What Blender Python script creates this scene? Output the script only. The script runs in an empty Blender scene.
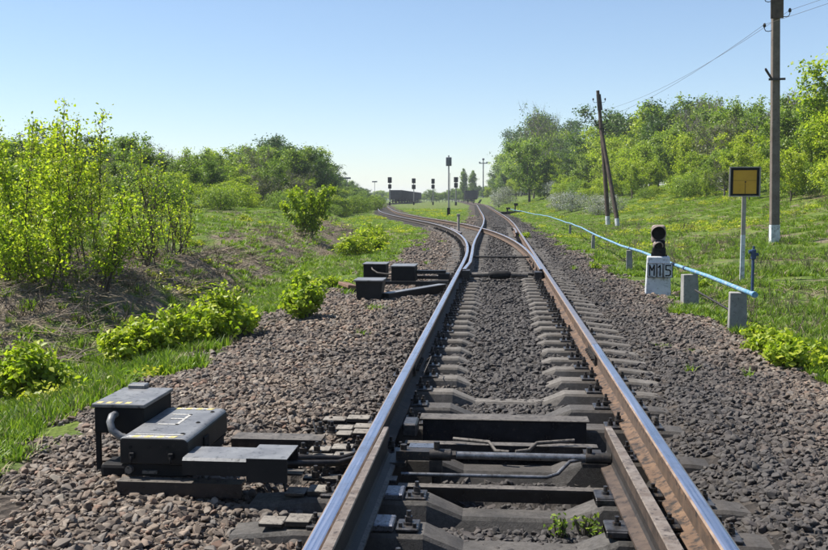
import bpy, bmesh, math, random
import numpy as np
from mathutils import Vector, Matrix, noise
R = math.radians
sc = bpy.context.scene
COL = sc.collection
rng = np.random.default_rng(7)
random.seed(7)

# ------------------------------------------------------------------ camera, sky, sun, exposure
cam_d = bpy.data.cameras.new('camera')
cam = bpy.data.objects.new('camera', cam_d); COL.objects.link(cam)
cam.location = (-0.10, 0.0, 1.53)
cam.rotation_euler = (R(90 - 4.62), 0, R(4.97))
cam_d.sensor_width = 36; cam_d.lens = 36 * 954 / 828
cam_d.clip_start = 0.05; cam_d.clip_end = 6000
sc.camera = cam
SUN_AZ_X, SUN_AZ_Y, SUN_EL = -0.95, 0.22, 55.0         # the sun stands ahead and to the left
sun_rot = math.atan2(SUN_AZ_X, SUN_AZ_Y)
w = bpy.data.worlds.new('World'); sc.world = w; w.use_nodes = True
nt = w.node_tree
sky = nt.nodes.new('ShaderNodeTexSky'); sky.sky_type = 'NISHITA'; sky.sun_disc = False
sky.sun_elevation = R(SUN_EL); sky.sun_rotation = sun_rot
sky.air_density = 1.0; sky.dust_density = 0.05; sky.ozone_density = 2.0; sky.altitude = 100
bg = nt.nodes['Background']; bg.inputs['Strength'].default_value = 0.090
tn = nt.nodes.new('ShaderNodeMix'); tn.data_type = 'RGBA'; tn.blend_type = 'MULTIPLY'; tn.inputs[0].default_value = 1; tn.inputs[7].default_value = (0.92, 0.968, 1.06, 1)
nt.links.new(sky.outputs[0], tn.inputs[6]); gm = nt.nodes.new('ShaderNodeGamma'); gm.inputs[1].default_value = 0.88; nt.links.new(tn.outputs[2], gm.inputs[0]); nt.links.new(gm.outputs[0], bg.inputs['Color'])
sd = bpy.data.lights.new('sun', 'SUN'); sd.energy = 5.0; sd.angle = R(0.5); sd.color = (1, 0.955, 0.88)
sun = bpy.data.objects.new('sun', sd); COL.objects.link(sun)
sv = Vector((math.sin(sun_rot) * math.cos(R(SUN_EL)), math.cos(sun_rot) * math.cos(R(SUN_EL)), math.sin(R(SUN_EL))))
sun.rotation_euler = sv.to_track_quat('Z', 'Y').to_euler()
sc.view_settings.view_transform = 'Standard'; sc.view_settings.look = 'None'
sc.view_settings.exposure = 0.98; sc.view_settings.gamma = 1
sc.cycles.max_bounces = 6; sc.cycles.transparent_max_bounces = 8
sc.cycles.volume_bounces = 0

# ------------------------------------------------------------------ helpers
def tag(o, label=None, cat=None, group=None, kind=None):
    if label: o['label'] = label
    if cat: o['category'] = cat
    if group: o['group'] = group
    if kind: o['kind'] = kind
    return o

def empty(name, loc=(0, 0, 0), rz=0.0):
    o = bpy.data.objects.new(name, None); COL.objects.link(o)
    o.location = loc; o.rotation_euler = (0, 0, rz); o.empty_display_size = 0.2
    return o

def copy_tree(o, parent=None):
    c = o.copy(); COL.objects.link(c); c.parent = parent
    for ch in o.children: copy_tree(ch, c)
    return c

class MB:
    """collects shapes, links them as one mesh"""
    def __init__(s): s.v = []; s.f = []; s.m = []; s.sm = []
    def add(s, vs, fs, mi=0, smooth=False):
        n = len(s.v); s.v += [tuple(p) for p in vs]
        for f in fs: s.f.append([n + i for i in f]); s.m.append(mi); s.sm.append(smooth)
        return s
    def box(s, x0, x1, y0, y1, z0, z1, mi=0, M=None):
        vs = [Vector(p) for p in ((x0,y0,z0),(x1,y0,z0),(x1,y1,z0),(x0,y1,z0),(x0,y0,z1),(x1,y0,z1),(x1,y1,z1),(x0,y1,z1))]
        if M is not None: vs = [M @ p for p in vs]
        return s.add(vs, [(0,3,2,1),(4,5,6,7),(0,1,5,4),(1,2,6,5),(2,3,7,6),(3,0,4,7)], mi)
    def bevbox(s, x0, x1, y0, y1, z0, z1, b=0.01, mi=0, M=None, seg=2):
        bm = bmesh.new()
        bmesh.ops.create_cube(bm, size=1)
        for v in bm.verts:
            v.co = Vector(((x0+x1)/2 + v.co.x*(x1-x0), (y0+y1)/2 + v.co.y*(y1-y0), (z0+z1)/2 + v.co.z*(z1-z0)))
        bmesh.ops.bevel(bm, geom=bm.edges[:], offset=b, segments=seg, affect='EDGES', profile=0.5)
        bm.verts.index_update()
        vs = [(M @ v.co) if M is not None else v.co.copy() for v in bm.verts]
        s.add(vs, [[v.index for v in f.verts] for f in bm.faces], mi)
        bm.free(); return s
    def prism(s, poly, axis, a, b, mi=0, M=None, smooth=False):
        """poly: 2D points; axis 'x' -> poly is (y,z), 'y' -> (x,z), 'z' -> (x,y)"""
        def mk(p, t):
            q = {'x': (t, p[0], p[1]), 'y': (p[0], t, p[1]), 'z': (p[0], p[1], t)}[axis]
            return (M @ Vector(q)) if M is not None else q
        n = len(poly)
        vs = [mk(p, a) for p in poly] + [mk(p, b) for p in poly]
        fs = [list(range(n))[::-1], list(range(n, 2*n))] + [[i, (i+1) % n, n+(i+1) % n, n+i] for i in range(n)]
        return s.add(vs, fs, mi, smooth)
    def tube(s, pts, r, n=8, mi=0, smooth=True, caps=True):
        pts = [Vector(p) for p in pts]
        rs = r if isinstance(r, (list, tuple)) else [r]*len(pts)
        vs = []; prev = None
        for i, p in enumerate(pts):
            d = (pts[min(i+1, len(pts)-1)] - pts[max(i-1, 0)])
            d = d.normalized() if d.length > 1e-9 else Vector((0,0,1))
            u = prev - d*prev.dot(d) if prev is not None else d.orthogonal()
            if u.length < 1e-6: u = d.orthogonal()
            u.normalize(); prev = u; vv = d.cross(u)
            for k in range(n):
                a = 2*math.pi*k/n
                vs.append(p + u*(rs[i]*math.cos(a)) + vv*(rs[i]*math.sin(a)))
        fs = []
        for i in range(len(pts)-1):
            for k in range(n):
                fs.append((i*n+k, i*n+(k+1) % n, (i+1)*n+(k+1) % n, (i+1)*n+k))
        s.add(vs, fs, mi, smooth)
        if caps:
            s.add(vs[:n], [list(range(n))[::-1]], mi); s.add(vs[-n:], [list(range(n))], mi)
        return s
    def cyl(s, c, r, h, n=12, mi=0, axis='z', r2=None):
        d = {'x': Vector((1,0,0)), 'y': Vector((0,1,0)), 'z': Vector((0,0,1))}[axis]
        c = Vector(c)
        return s.tube([c, c+d*h], [r, r if r2 is None else r2], n, mi, smooth=(n > 6))
    def build(s, name, mats, parent=None, data_only=False):
        me = bpy.data.meshes.new(name); me.from_pydata(s.v, [], s.f)
        if not isinstance(mats, (list, tuple)): mats = [mats]
        for m in mats: me.materials.append(m)
        me.polygons.foreach_set('material_index', s.m); me.polygons.foreach_set('use_smooth', s.sm)
        me.update()
        if data_only: return me
        return link(name, me, parent)

def link(name, me, parent=None, loc=None):
    o = bpy.data.objects.new(name, me); COL.objects.link(o)
    if parent is not None: o.parent = parent
    if loc is not None: o.location = loc
    return o

def np_mesh(name, V, F, mats, smooth=False):
    me = bpy.data.meshes.new(name)
    V = np.asarray(V, np.float32); F = np.asarray(F, np.int32); k = F.shape[1]
    me.vertices.add(len(V)); me.vertices.foreach_set('co', V.ravel())
    me.loops.add(F.size); me.loops.foreach_set('vertex_index', F.ravel())
    me.polygons.add(len(F))
    me.polygons.foreach_set('loop_start', np.arange(0, F.size, k, dtype=np.int32))
    if smooth: me.polygons.foreach_set('use_smooth', np.ones(len(F), bool))
    if not isinstance(mats, (list, tuple)): mats = [mats]
    for m in mats: me.materials.append(m)
    me.update(calc_edges=True); me.validate()
    return me

# ------------------------------------------------------------------ materials
class NB:
    def __init__(s, name):
        s.m = bpy.data.materials.new(name); s.m.use_nodes = True; s.t = s.m.node_tree
        s.b = s.t.nodes['Principled BSDF']; s.out = s.t.nodes['Material Output']
    def n(s, t, **kw):
        x = s.t.nodes.new(t)
        for k, v in kw.items():
            if k.startswith('_'): setattr(x, k[1:], v)
            else: x.inputs[k].default_value = v
        return x
    def l(s, a, b): s.t.links.new(a, b)
    def pos(s, world=False):
        if world: return s.n('ShaderNodeNewGeometry').outputs['Position']
        return s.n('ShaderNodeTexCoord').outputs['Object']
    def noise(s, vec, scale, detail=6, rough=0.6, out='Fac'):
        x = s.n('ShaderNodeTexNoise'); x.inputs['Scale'].default_value = scale
        x.inputs['Detail'].default_value = detail; x.inputs['Roughness'].default_value = rough
        if vec is not None: s.l(vec, x.inputs['Vector'])
        return x.outputs[out]
    def ramp(s, fac, stops, interp='LINEAR'):
        x = s.n('ShaderNodeValToRGB'); s.l(fac, x.inputs[0]); e = x.color_ramp; e.interpolation = interp
        while len(e.elements) < len(stops): e.elements.new(0.5)
        for el, (p, c) in zip(e.elements, stops):
            el.position = p; el.color = (*c, 1) if len(c) == 3 else c
        return x.outputs[0]
    def mix(s, fac, a, b, mode='MIX'):
        x = s.n('ShaderNodeMix', _data_type='RGBA', _blend_type=mode)
        if hasattr(fac, 'links'): s.l(fac, x.inputs[0])
        else: x.inputs[0].default_value = fac
        for v, k in ((a, 6), (b, 7)):
            if hasattr(v, 'links'): s.l(v, x.inputs[k])
            else: x.inputs[k].default_value = (*v, 1)
        return x.outputs[2]
    def math(s, op, a, b=0.0, clamp=False):
        x = s.n('ShaderNodeMath', _operation=op, _use_clamp=clamp)
        for v, k in ((a, 0), (b, 1)):
            if hasattr(v, 'links'): s.l(v, x.inputs[k])
            else: x.inputs[k].default_value = v
        return x.outputs[0]
    def bump(s, h, strength=0.4, dist=0.01):
        x = s.n('ShaderNodeBump', Strength=strength, Distance=dist); s.l(h, x.inputs['Height'])
        s.l(x.outputs[0], s.b.inputs['Normal'])
    def col(s, c):
        if hasattr(c, 'links'): s.l(c, s.b.inputs['Base Color'])
        else: s.b.inputs['Base Color'].default_value = (*c, 1)
    def set(s, **kw):
        for k, v in kw.items():
            k = k.replace('_', ' ')
            if hasattr(v, 'links'): s.l(v, s.b.inputs[k])
            else: s.b.inputs[k].default_value = v

def mottled(name, c0, c1, scale=6, rough=0.8, bump=0.3, metal=0.0, c2=None, p2=0.68, scale2=25, bscale=60, bdist=0.004, world=True, spec=0.4):
    b = NB(name); p = b.pos(world)
    n1 = b.noise(p, scale, 7, 0.65)
    c = b.ramp(n1, [(0.32, c0), (0.68, c1)])
    if c2 is not None:
        n2 = b.noise(p, scale2, 6, 0.7)
        f = b.ramp(n2, [(p2 - 0.08, (0, 0, 0)), (p2 + 0.04, (1, 1, 1))])
        c = b.mix(f, c, c2)
    b.col(c); b.set(Roughness=rough, Metallic=metal); b.b.inputs['Specular IOR Level'].default_value = spec
    if bump: b.bump(b.noise(p, bscale, 5, 0.7), bump, bdist)
    return b.m

def make_leaf(name, dark, mid, light, trans=0.5, rough=0.45, nscale=1.3, tint=(0.10, 0.07, 0.02), spec=0.3):
    b = NB(name)
    g = b.n('ShaderNodeNewGeometry'); oi = b.n('ShaderNodeObjectInfo')
    n1 = b.noise(b.pos(False), nscale, 3, 0.6)
    f = b.math('ADD', b.math('MULTIPLY', g.outputs['Random Per Island'], 0.55), b.math('MULTIPLY', n1, 0.55))
    c = b.ramp(f, [(0.28, dark), (0.55, mid), (0.82, light)])
    c = b.mix(b.math('MULTIPLY', oi.outputs['Random'], 0.35), c, (mid[0]*0.55, mid[1]*0.72, mid[2]*0.8))
    b.col(c); b.set(Roughness=rough); b.b.inputs['Specular IOR Level'].default_value = spec
    tr = b.n('ShaderNodeBsdfTranslucent')
    c2 = b.mix(1.0, c, (1.05, 1.15, 0.55), 'MULTIPLY'); b.l(c2, tr.inputs['Color'])
    ms = b.n('ShaderNodeMixShader'); ms.inputs[0].default_value = trans
    b.l(b.b.outputs[0], ms.inputs[1]); b.l(tr.outputs[0], ms.inputs[2]); b.l(ms.outputs[0], b.out.inputs['Surface'])
    return b.m

def stone_mat():
    b = NB('ballast_stone'); P = b.pos(True)
    oi = b.n('ShaderNodeObjectInfo')
    base = b.ramp(oi.outputs['Random'], [(0.0, (0.0728, 0.0495, 0.0332)), (0.22, (0.1302, 0.0886, 0.0569)), (0.45, (0.1800, 0.1294, 0.0874)),
                                          (0.62, (0.1379, 0.1200, 0.1027)), (0.8, (0.2528, 0.1963, 0.1424)), (0.93, (0.1838, 0.0946, 0.0530)), (1.0, (0.3524, 0.3054, 0.2385))])
    gritty = b.noise(P, 90, 5, 0.7)
    base = b.mix(b.math('MULTIPLY', gritty, 0.6), base, (0.0864, 0.0720, 0.0612))
    sx = b.n('ShaderNodeSeparateXYZ'); b.l(P, sx.inputs[0])
    ax = b.math('ABSOLUTE', b.math('SUBTRACT', sx.outputs[0], 0.45))
    wob = b.math('MULTIPLY', b.math('SUBTRACT', b.noise(P, 0.9, 4, 0.6), 0.5), 1.6)
    f = b.math('ADD', ax, wob)
    dark = b.ramp(b.math('DIVIDE', f, 3.0), [(0.30, (1, 1, 1)), (0.72, (0, 0, 0))])
    fac = b.math('MULTIPLY', dark, 0.90)
    base = b.mix(fac, base, (0.034, 0.031, 0.030))
    patch = b.ramp(b.noise(P, 1.1, 6, 0.65), [(0.46, (0, 0, 0)), (0.62, (1, 1, 1))])
    base = b.mix(b.math('MULTIPLY', patch, 0.62), base, (0.042, 0.036, 0.032))
    b.col(base); b.set(Roughness=0.78)
    b.bump(b.noise(P, 160, 4, 0.7), 0.5, 0.003)
    return b.m

def ground_mat():
    b = NB('ground_soil_and_grass'); P = b.pos(True)
    at = b.n('ShaderNodeAttribute'); at.attribute_name = 'ballast_edge'
    dr = b.n('ShaderNodeAttribute'); dr.attribute_name = 'dry'
    n0 = b.noise(P, 0.35, 8, 0.6); n1 = b.noise(P, 2.2, 7, 0.65); n2 = b.noise(P, 14, 5, 0.7)
    grass = b.ramp(n1, [(0.3, (0.0440, 0.0748, 0.0158)), (0.5, (0.0968, 0.1452, 0.0264)), (0.7, (0.1760, 0.2112, 0.0484))])
    yel = b.ramp(n0, [(0.52, (0, 0, 0)), (0.66, (1, 1, 1))])
    grass = b.mix(b.math('MULTIPLY', yel, 0.55), grass, (0.19, 0.20, 0.045))
    grass = b.mix(b.math('MULTIPLY', n2, 0.45), grass, (0.05, 0.07, 0.02))
    dryc = b.ramp(n2, [(0.3, (0.0800, 0.0600, 0.0400)), (0.5, (0.1600, 0.1280, 0.0920)), (0.72, (0.2560, 0.2160, 0.1600))])
    df = b.math('ADD', dr.outputs['Fac'], b.math('MULTIPLY', b.math('SUBTRACT', b.noise(P, 0.9, 7, 0.7), 0.5), 2.4))
    dfac = b.ramp(df, [(0.42, (0, 0, 0)), (0.62, (1, 1, 1))])
    grass = b.mix(dfac, grass, dryc)
    vor = b.n('ShaderNodeTexVoronoi'); vor.inputs['Scale'].default_value = 17; b.l(P, vor.inputs['Vector'])
    bal = b.ramp(vor.outputs['Color'], [(0.2, (0.0228, 0.0195, 0.0169)), (0.5, (0.0650, 0.0533, 0.0442)), (0.8, (0.1235, 0.1040, 0.0878))])
    sx = b.n('ShaderNodeSeparateXYZ'); b.l(P, sx.inputs[0])
    ax = b.math('ABSOLUTE', sx.outputs[0])
    fac = b.ramp(b.math('DIVIDE', ax, 3.0), [(0.30, (1, 1, 1)), (0.55, (0, 0, 0))])
    bal = b.mix(b.math('MULTIPLY', fac, 0.75), bal, (0.035, 0.033, 0.032))
    e = b.math('ADD', at.outputs['Fac'], b.math('MULTIPLY', b.math('SUBTRACT', n1, 0.5), 1.1))
    ef = b.ramp(e, [(0.46, (0, 0, 0)), (0.54, (1, 1, 1))])
    b.col(b.mix(ef, grass, bal)); b.set(Roughness=0.95)
    b.b.inputs['Specular IOR Level'].default_value = 0.1
    h = b.math('ADD', n2, b.math('MULTIPLY', vor.outputs['Distance'], 1.0))
    b.bump(h, 0.7, 0.05)
    return b.m

def concrete_mat(name, c0, c1, oily=0.0):
    b = NB(name); P = b.pos(True)
    n1 = b.noise(P, 5, 8, 0.7); n2 = b.noise(P, 38, 6, 0.75)
    c = b.ramp(n1, [(0.3, c0), (0.7, c1)])
    st = b.ramp(n2, [(0.42, (0, 0, 0)), (0.62, (1, 1, 1))])
    c = b.mix(b.math('MULTIPLY', st, 0.45), c, (c0[0]*0.35, c0[1]*0.33, c0[2]*0.3))
    oi = b.n('ShaderNodeObjectInfo'); c = b.mix(b.math('MULTIPLY', oi.outputs['Random'], 0.5), c, (c0[0]*0.6, c0[1]*0.55, c0[2]*0.5))
    # rust and oil washed down beside the rails
    sx = b.n('ShaderNodeSeparateXYZ'); b.l(P, sx.inputs[0])
    d = b.math('ABSOLUTE', b.math('SUBTRACT', b.math('ABSOLUTE', sx.outputs[0]), 0.8))
    f = b.ramp(b.math('ADD', d, b.math('MULTIPLY', n1, 0.25)), [(0.20, (1, 1, 1)), (0.42, (0, 0, 0))])
    c = b.mix(b.math('MULTIPLY', f, 0.72), c, (0.055, 0.042, 0.032))
    b.col(c)
    b.set(Roughness=b.ramp(n2, [(0.3, (0.55,)*3), (0.7, (0.9,)*3)]) if oily else 0.88)
    b.bump(b.math('ADD', n2, b.noise(P, 140, 4, 0.7)), 0.45, 0.006)
    return b.m

def rail_top_mat():
    b = NB('polished_rail_top'); P = b.pos(True)
    mp = b.n('ShaderNodeMapping'); mp.inputs['Scale'].default_value = (90, 1.2, 90); b.l(P, mp.inputs[0])
    n = b.noise(mp.outputs[0], 1.0, 5, 0.6)
    b.col(b.mix(b.math('MULTIPLY', b.ramp(b.noise(P, 3, 6, 0.75), [(0.5, (0, 0, 0)), (0.72, (1, 1, 1))]), 0.5), b.ramp(n, [(0.3, (0.48, 0.47, 0.53)), (0.7, (0.66, 0.65, 0.72))]), (0.25, 0.2, 0.17)))
    b.set(Metallic=1.0, Roughness=b.ramp(n, [(0.3, (0.22,)*3), (0.7, (0.42,)*3)]))
    return b.m

def rail_dull_mat():
    b = NB('dull_rail_top'); P = b.pos(True)
    n = b.noise(P, 9, 7, 0.7)
    b.col(b.ramp(n, [(0.3, (0.30, 0.27, 0.27)), (0.7, (0.42, 0.39, 0.40))])); b.set(Metallic=0.9, Roughness=0.42)
    return b.m

M = {}
M['stone'] = stone_mat()
M['ground'] = ground_mat()
M['sleeper'] = concrete_mat('weathered_concrete', (0.0751, 0.0677, 0.0586), (0.1804, 0.1616, 0.1428))
M['sleeper_dark'] = concrete_mat('oily_concrete', (0.0274, 0.0243, 0.0212), (0.1017, 0.0899, 0.0782), 1)
M['rail_top'] = rail_top_mat(); M['rail_dull'] = rail_dull_mat()
M['rail_side'] = mottled('rail_side_rust', (0.0600, 0.0360, 0.0240), (0.1520, 0.0920, 0.0544), 5, 0.8, 0.4, 0.0, (0.0200, 0.0152, 0.0128), 0.56, 18)
M['rail_edge'] = mottled('rail_head_edge', (0.16, 0.10, 0.065), (0.30, 0.22, 0.16), 14, 0.55, 0.2, 0.3)
M['rail_black'] = mottled('rail_side_grime_and_shade', (0.018, 0.014, 0.012), (0.05, 0.036, 0.028), 9, 0.75, 0.4, 0, (0.12, 0.07, 0.04), 0.66, 24)  # left rail's grime, with its shaded inner side painted into the black
M['rail_dark'] = mottled('rail_web_dark', (0.05, 0.036, 0.028), (0.12, 0.08, 0.055), 9, 0.75, 0.4)  # web is darker than the foot and head sides
M['tongue_top'] = mottled('tongue_worn_steel', (0.13, 0.095, 0.07), (0.25, 0.21, 0.175), 12, 0.5, 0.4, 0.3, (0.06, 0.045, 0.035), 0.6, 30)
M['tongue_side'] = mottled('tongue_brown_steel', (0.0340, 0.0231, 0.0177), (0.0884, 0.0612, 0.0442), 14, 0.65, 0.4, 0.1, (0.0136, 0.0102, 0.0088), 0.62)
M['tongue_black'] = mottled('tongue_web_black', (0.012, 0.010, 0.009), (0.03, 0.024, 0.02), 14, 0.6, 0.4)  # near-black for tongue webs and the left tongue's head side
M['oil'] = mottled('black_oil_and_shade_steel', (0.008, 0.008, 0.010), (0.02, 0.02, 0.024), 10, 0.22, 0.5, 0.0, (0.04, 0.035, 0.03), 0.66, 30)  # oil black on the trough beam; painted shade on the bars' sides
M['iron'] = mottled('black_oily_iron', (0.014, 0.013, 0.013), (0.05, 0.043, 0.038), 22, 0.5, 0.6, 0.3, (0.12, 0.08, 0.05), 0.66, 40)
M['plate'] = mottled('oily_plate_steel', (0.03, 0.028, 0.028), (0.12, 0.115, 0.115), 26, 0.38, 0.6, 0.6, (0.16, 0.10, 0.06), 0.66, 50)
M['slide'] = mottled('graphite_slide_steel', (0.1600, 0.1600, 0.1760), (0.3040, 0.3040, 0.3360), 30, 0.35, 0.6, 0.8, (0.0320, 0.0280, 0.0240), 0.58, 60)
M['bar_pale'] = mottled('pale_tan_plate', (0.1360, 0.1200, 0.1000), (0.2480, 0.2240, 0.1920), 10, 0.8, 0.5, 0.0, (0.0400, 0.0320, 0.0280), 0.6, 40)
M['bar'] = mottled('dusty_bar_steel', (0.0612, 0.0530, 0.0449), (0.1428, 0.1258, 0.1088), 10, 0.65, 0.5, 0.1, (0.0204, 0.0170, 0.0136), 0.58, 40)
M['rod'] = mottled('worn_rod_steel', (0.08, 0.08, 0.08), (0.26, 0.26, 0.27), 18, 0.4, 0.3, 0.7, (0.07, 0.06, 0.05), 0.62, 60)
M['black'] = mottled('black_enamel', (0.010, 0.010, 0.011), (0.020, 0.019, 0.019), 6, 0.5, 0.25, 0.0, (0.03, 0.028, 0.026), 0.66, 30, spec=0.2)
M['black_soft'] = mottled('matt_black', (0.006, 0.006, 0.007), (0.015, 0.014, 0.014), 10, 0.75, 0.2, spec=0.2)
M['dust_sheen_black'] = mottled('dusty_sheen_black_cover', (0.10, 0.10, 0.105), (0.19, 0.19, 0.19), 5, 0.45, 0.3, 0.0, (0.03, 0.03, 0.03), 0.63, 26)  # dust grey, lightened further to carry the enamel's sunlit sheen
M['yellow'] = mottled('yellow_marking', (0.4480, 0.3600, 0.1120), (0.5600, 0.4640, 0.1920), 40, 0.7, 0, 0, (0.1280, 0.1200, 0.0960), 0.60, 90)
M['white'] = mottled('white_marking', (0.3360, 0.3280, 0.3040), (0.4800, 0.4640, 0.4320), 40, 0.7, 0, 0, (0.1280, 0.1200, 0.1120), 0.57, 90)
M['lime'] = mottled('whitewashed_concrete', (0.4160, 0.4400, 0.4640), (0.6240, 0.6400, 0.6560), 5, 0.85, 0.4, 0, (0.2400, 0.2480, 0.2560), 0.60, 12)
M['concrete'] = mottled('grey_cast_concrete', (0.1760, 0.1720, 0.1640), (0.2880, 0.2800, 0.2640), 5, 0.9, 0.5, 0, (0.1120, 0.1040, 0.0960), 0.64, 30)
M['pole'] = mottled('grey_pole_concrete', (0.1040, 0.0840, 0.0680), (0.1760, 0.1440, 0.1200), 3, 0.9, 0.4, 0, (0.0640, 0.0480, 0.0400), 0.64, 18)
M['wood'] = mottled('tarred_pole_wood', (0.045, 0.032, 0.025), (0.11, 0.08, 0.06), 5, 0.85, 0.5)
M['blue'] = mottled('blue_pipe_paint', (0.045, 0.16, 0.28), (0.12, 0.27, 0.40), 3, 0.6, 0.3, 0, (0.26, 0.32, 0.34), 0.56, 14)
M['darkblue'] = mottled('dark_blue_paint', (0.02, 0.04, 0.09), (0.04, 0.07, 0.14), 9, 0.5, 0.2)
M['signyellow'] = mottled('amber_sign_face', (0.4960, 0.2560, 0.0160), (0.5920, 0.3200, 0.0240), 3, 0.6, 0.1, 0, (0.4000, 0.2080, 0.0160), 0.66, 14)
M['signgrey'] = mottled('grey_sign_frame', (0.25, 0.22, 0.19), (0.38, 0.34, 0.30), 8, 0.8, 0.3)
M['hoodgrey'] = mottled('faded_signal_hood', (0.16, 0.12, 0.10), (0.30, 0.24, 0.21), 14, 0.7, 0.3)
M['wagon'] = mottled('sooty_wagon_steel', (0.018, 0.017, 0.02), (0.045, 0.04, 0.042), 1, 0.7, 0.2)
M['grey'] = mottled('grey_signal_paint', (0.16, 0.16, 0.17), (0.26, 0.26, 0.27), 2, 0.7, 0)
M['bark'] = mottled('brown_bark', (0.05, 0.04, 0.03), (0.12, 0.095, 0.07), 8, 0.9, 0.5, world=False)
M['bark_grey'] = mottled('grey_bark', (0.10, 0.09, 0.075), (0.20, 0.18, 0.155), 8, 0.9, 0.5, world=False)
M['twig'] = mottled('dry_twig', (0.1280, 0.0960, 0.0720), (0.2880, 0.2400, 0.1920), 3, 0.9, 0, world=True)
M['straw'] = mottled('dead_grass_straw', (0.1760, 0.1360, 0.0800), (0.3360, 0.2800, 0.1840), 3, 0.9, 0, world=True)
M['plank'] = mottled('rust_brown_board', (0.10, 0.055, 0.035), (0.20, 0.12, 0.08), 8, 0.85, 0.4)
M['leaf_bright'] = make_leaf('leaf_bright_spring', (0.15, 0.22, 0.016), (0.31, 0.39, 0.03), (0.54, 0.56, 0.07), 0.55)
M['leaf_sapling'] = make_leaf('leaf_yellow_sapling', (0.15, 0.22, 0.018), (0.34, 0.42, 0.032), (0.60, 0.60, 0.08), 0.6)
M['leaf_mid'] = make_leaf('leaf_mid_green', (0.08, 0.135, 0.018), (0.18, 0.26, 0.032), (0.33, 0.40, 0.065), 0.5)
M['leaf_deep'] = make_leaf('leaf_deep_green', (0.03, 0.06, 0.012), (0.065, 0.12, 0.02), (0.13, 0.19, 0.035), 0.4)
M['leaf_olive'] = make_leaf('leaf_olive_brown', (0.06, 0.075, 0.02), (0.13, 0.15, 0.035), (0.22, 0.22, 0.06), 0.4)
M['leaf_grey'] = make_leaf('leaf_grey_blossom', (0.16, 0.17, 0.14), (0.28, 0.29, 0.25), (0.42, 0.42, 0.40), 0.3)
M['grass'] = make_leaf('grass_blade', (0.07, 0.13, 0.014), (0.16, 0.25, 0.026), (0.30, 0.36, 0.06), 0.45, nscale=0.6)
M['yellow_weed'] = make_leaf('yellow_green_weed', (0.20, 0.24, 0.02), (0.38, 0.40, 0.03), (0.60, 0.56, 0.05), 0.4)
M['hill'] = mottled('distant_woodland', (0.03, 0.055, 0.02), (0.07, 0.11, 0.03), 0.08, 0.9, 0)

# ------------------------------------------------------------------ where things run
_yy = np.arange(0, 2600, 0.5)
_sl = 0.006*np.clip(_yy-20, 0, 35); _u = np.clip((_yy-55)/55, 0, 1); _sl = _sl - 0.08*(_u*_u*(3-2*_u))
_dd = np.concatenate([[0], np.cumsum(_sl[:-1]*0.5)])
def d_off(Y):                       # how far the diverging track has swung left of the straight one
    return np.interp(np.asarray(Y, float), _yy, _dd)
def c_off(Y):                       # the straight track's own slight drift to the left far out
    Y = np.asarray(Y, float)
    return -4.5e-4 * np.clip(Y - 45, 0, 28) ** 2 - 0.0252 * np.clip(Y - 73, 0, None) - 0.03 * np.clip(Y - 200, 0, None)
R_EDGE = [(-40, 16), (40, 16), (70, 15), (95, 12), (120, 8.5), (150, 6), (200, 2), (260, -2), (400, -8), (2000, -30)]
L_EDGE = [(-40, -17), (30, -17), (60, -18), (75, -16.5), (100, -17), (160, -20.5), (250, -31.5), (350, -44), (2000, -200)]
def ip(Y, T): return np.interp(Y, [a for a, b in T], [b for a, b in T])

def vnoise(x, y, s, seed=0):
    """cheap smooth value noise on arrays"""
    x = np.asarray(x, float) * s + 37.1 * seed; y = np.asarray(y, float) * s - 11.7 * seed
    xi = np.floor(x).astype(np.int64); yi = np.floor(y).astype(np.int64); fx = x - xi; fy = y - yi
    fx = fx*fx*(3-2*fx); fy = fy*fy*(3-2*fy)
    def h(a, b):
        n = (a * 374761393 + b * 668265263 + seed * 1442695041) & 0xffffffff
        n = ((n ^ (n >> 13)) * 1274126177) & 0xffffffff
        return ((n ^ (n >> 16)) & 0xffff) / 65535.0
    return (h(xi, yi)*(1-fx)+h(xi+1, yi)*fx)*(1-fy) + (h(xi, yi+1)*(1-fx)+h(xi+1, yi+1)*fx)*fy - 0.5
def sstep(a, b, x):
    t = np.clip((x-a)/(b-a), 0, 1); return t*t*(3-2*t)

def ballast_h(x, Y):
    ax = np.abs(x)
    inner = np.where(Y > 6.5, -0.048 - 0.022*sstep(0.25, 0.55, ax), -0.15 + 0.0*ax)
    inner = np.where((Y > 6.5) & (Y < 8.2), inner-0.055*(1-sstep(7.4, 8.2, Y)), inner)
    inner = np.where((Y > 4.5) & (Y <= 6.5), np.minimum(inner, -0.13), inner)
    crib = ((Y > 4.93) & (Y < 5.47)) | ((Y > 5.73) & (Y < 6.27))
    inner = np.where(crib, -0.26, inner)
    inner = np.where(Y < 4.6, -0.11, inner)
    right = np.where(Y > 8, -0.07 + 0.06*sstep(1.25, 1.5, x), 0)
    nr = -0.06 + 0.10*sstep(0.95, 1.35, x) - 0.03*sstep(1.6, 2.3, x)
    t = sstep(6.5, 9.5, Y); right = nr*(1-t) + (-0.055 + 0.065*sstep(1.28, 1.5, x))*t
    lx = -x
    nl = -0.07 + 0.05*sstep(1.3, 1.7, lx)
    t1 = sstep(5.9, 6.7, Y) * (1 - sstep(14.0, 15.5, Y))
    nl = np.where((Y > 4.93) & (Y < 5.47) & (lx < 1.4), -0.16, nl)
    fl = 0.0 + 0.03*sstep(0.9, 1.1, lx)
    left = nl*(1-t1) + fl*t1
    h = np.where(ax < 0.8, inner, np.where(x > 0, right, left))
    far = sstep(16, 20, Y)
    h = h*(1-far) + (-0.04)*far
    h = h - 0.05*sstep(1.8, 3.2, ax) * (1-far)
    return h

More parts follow.
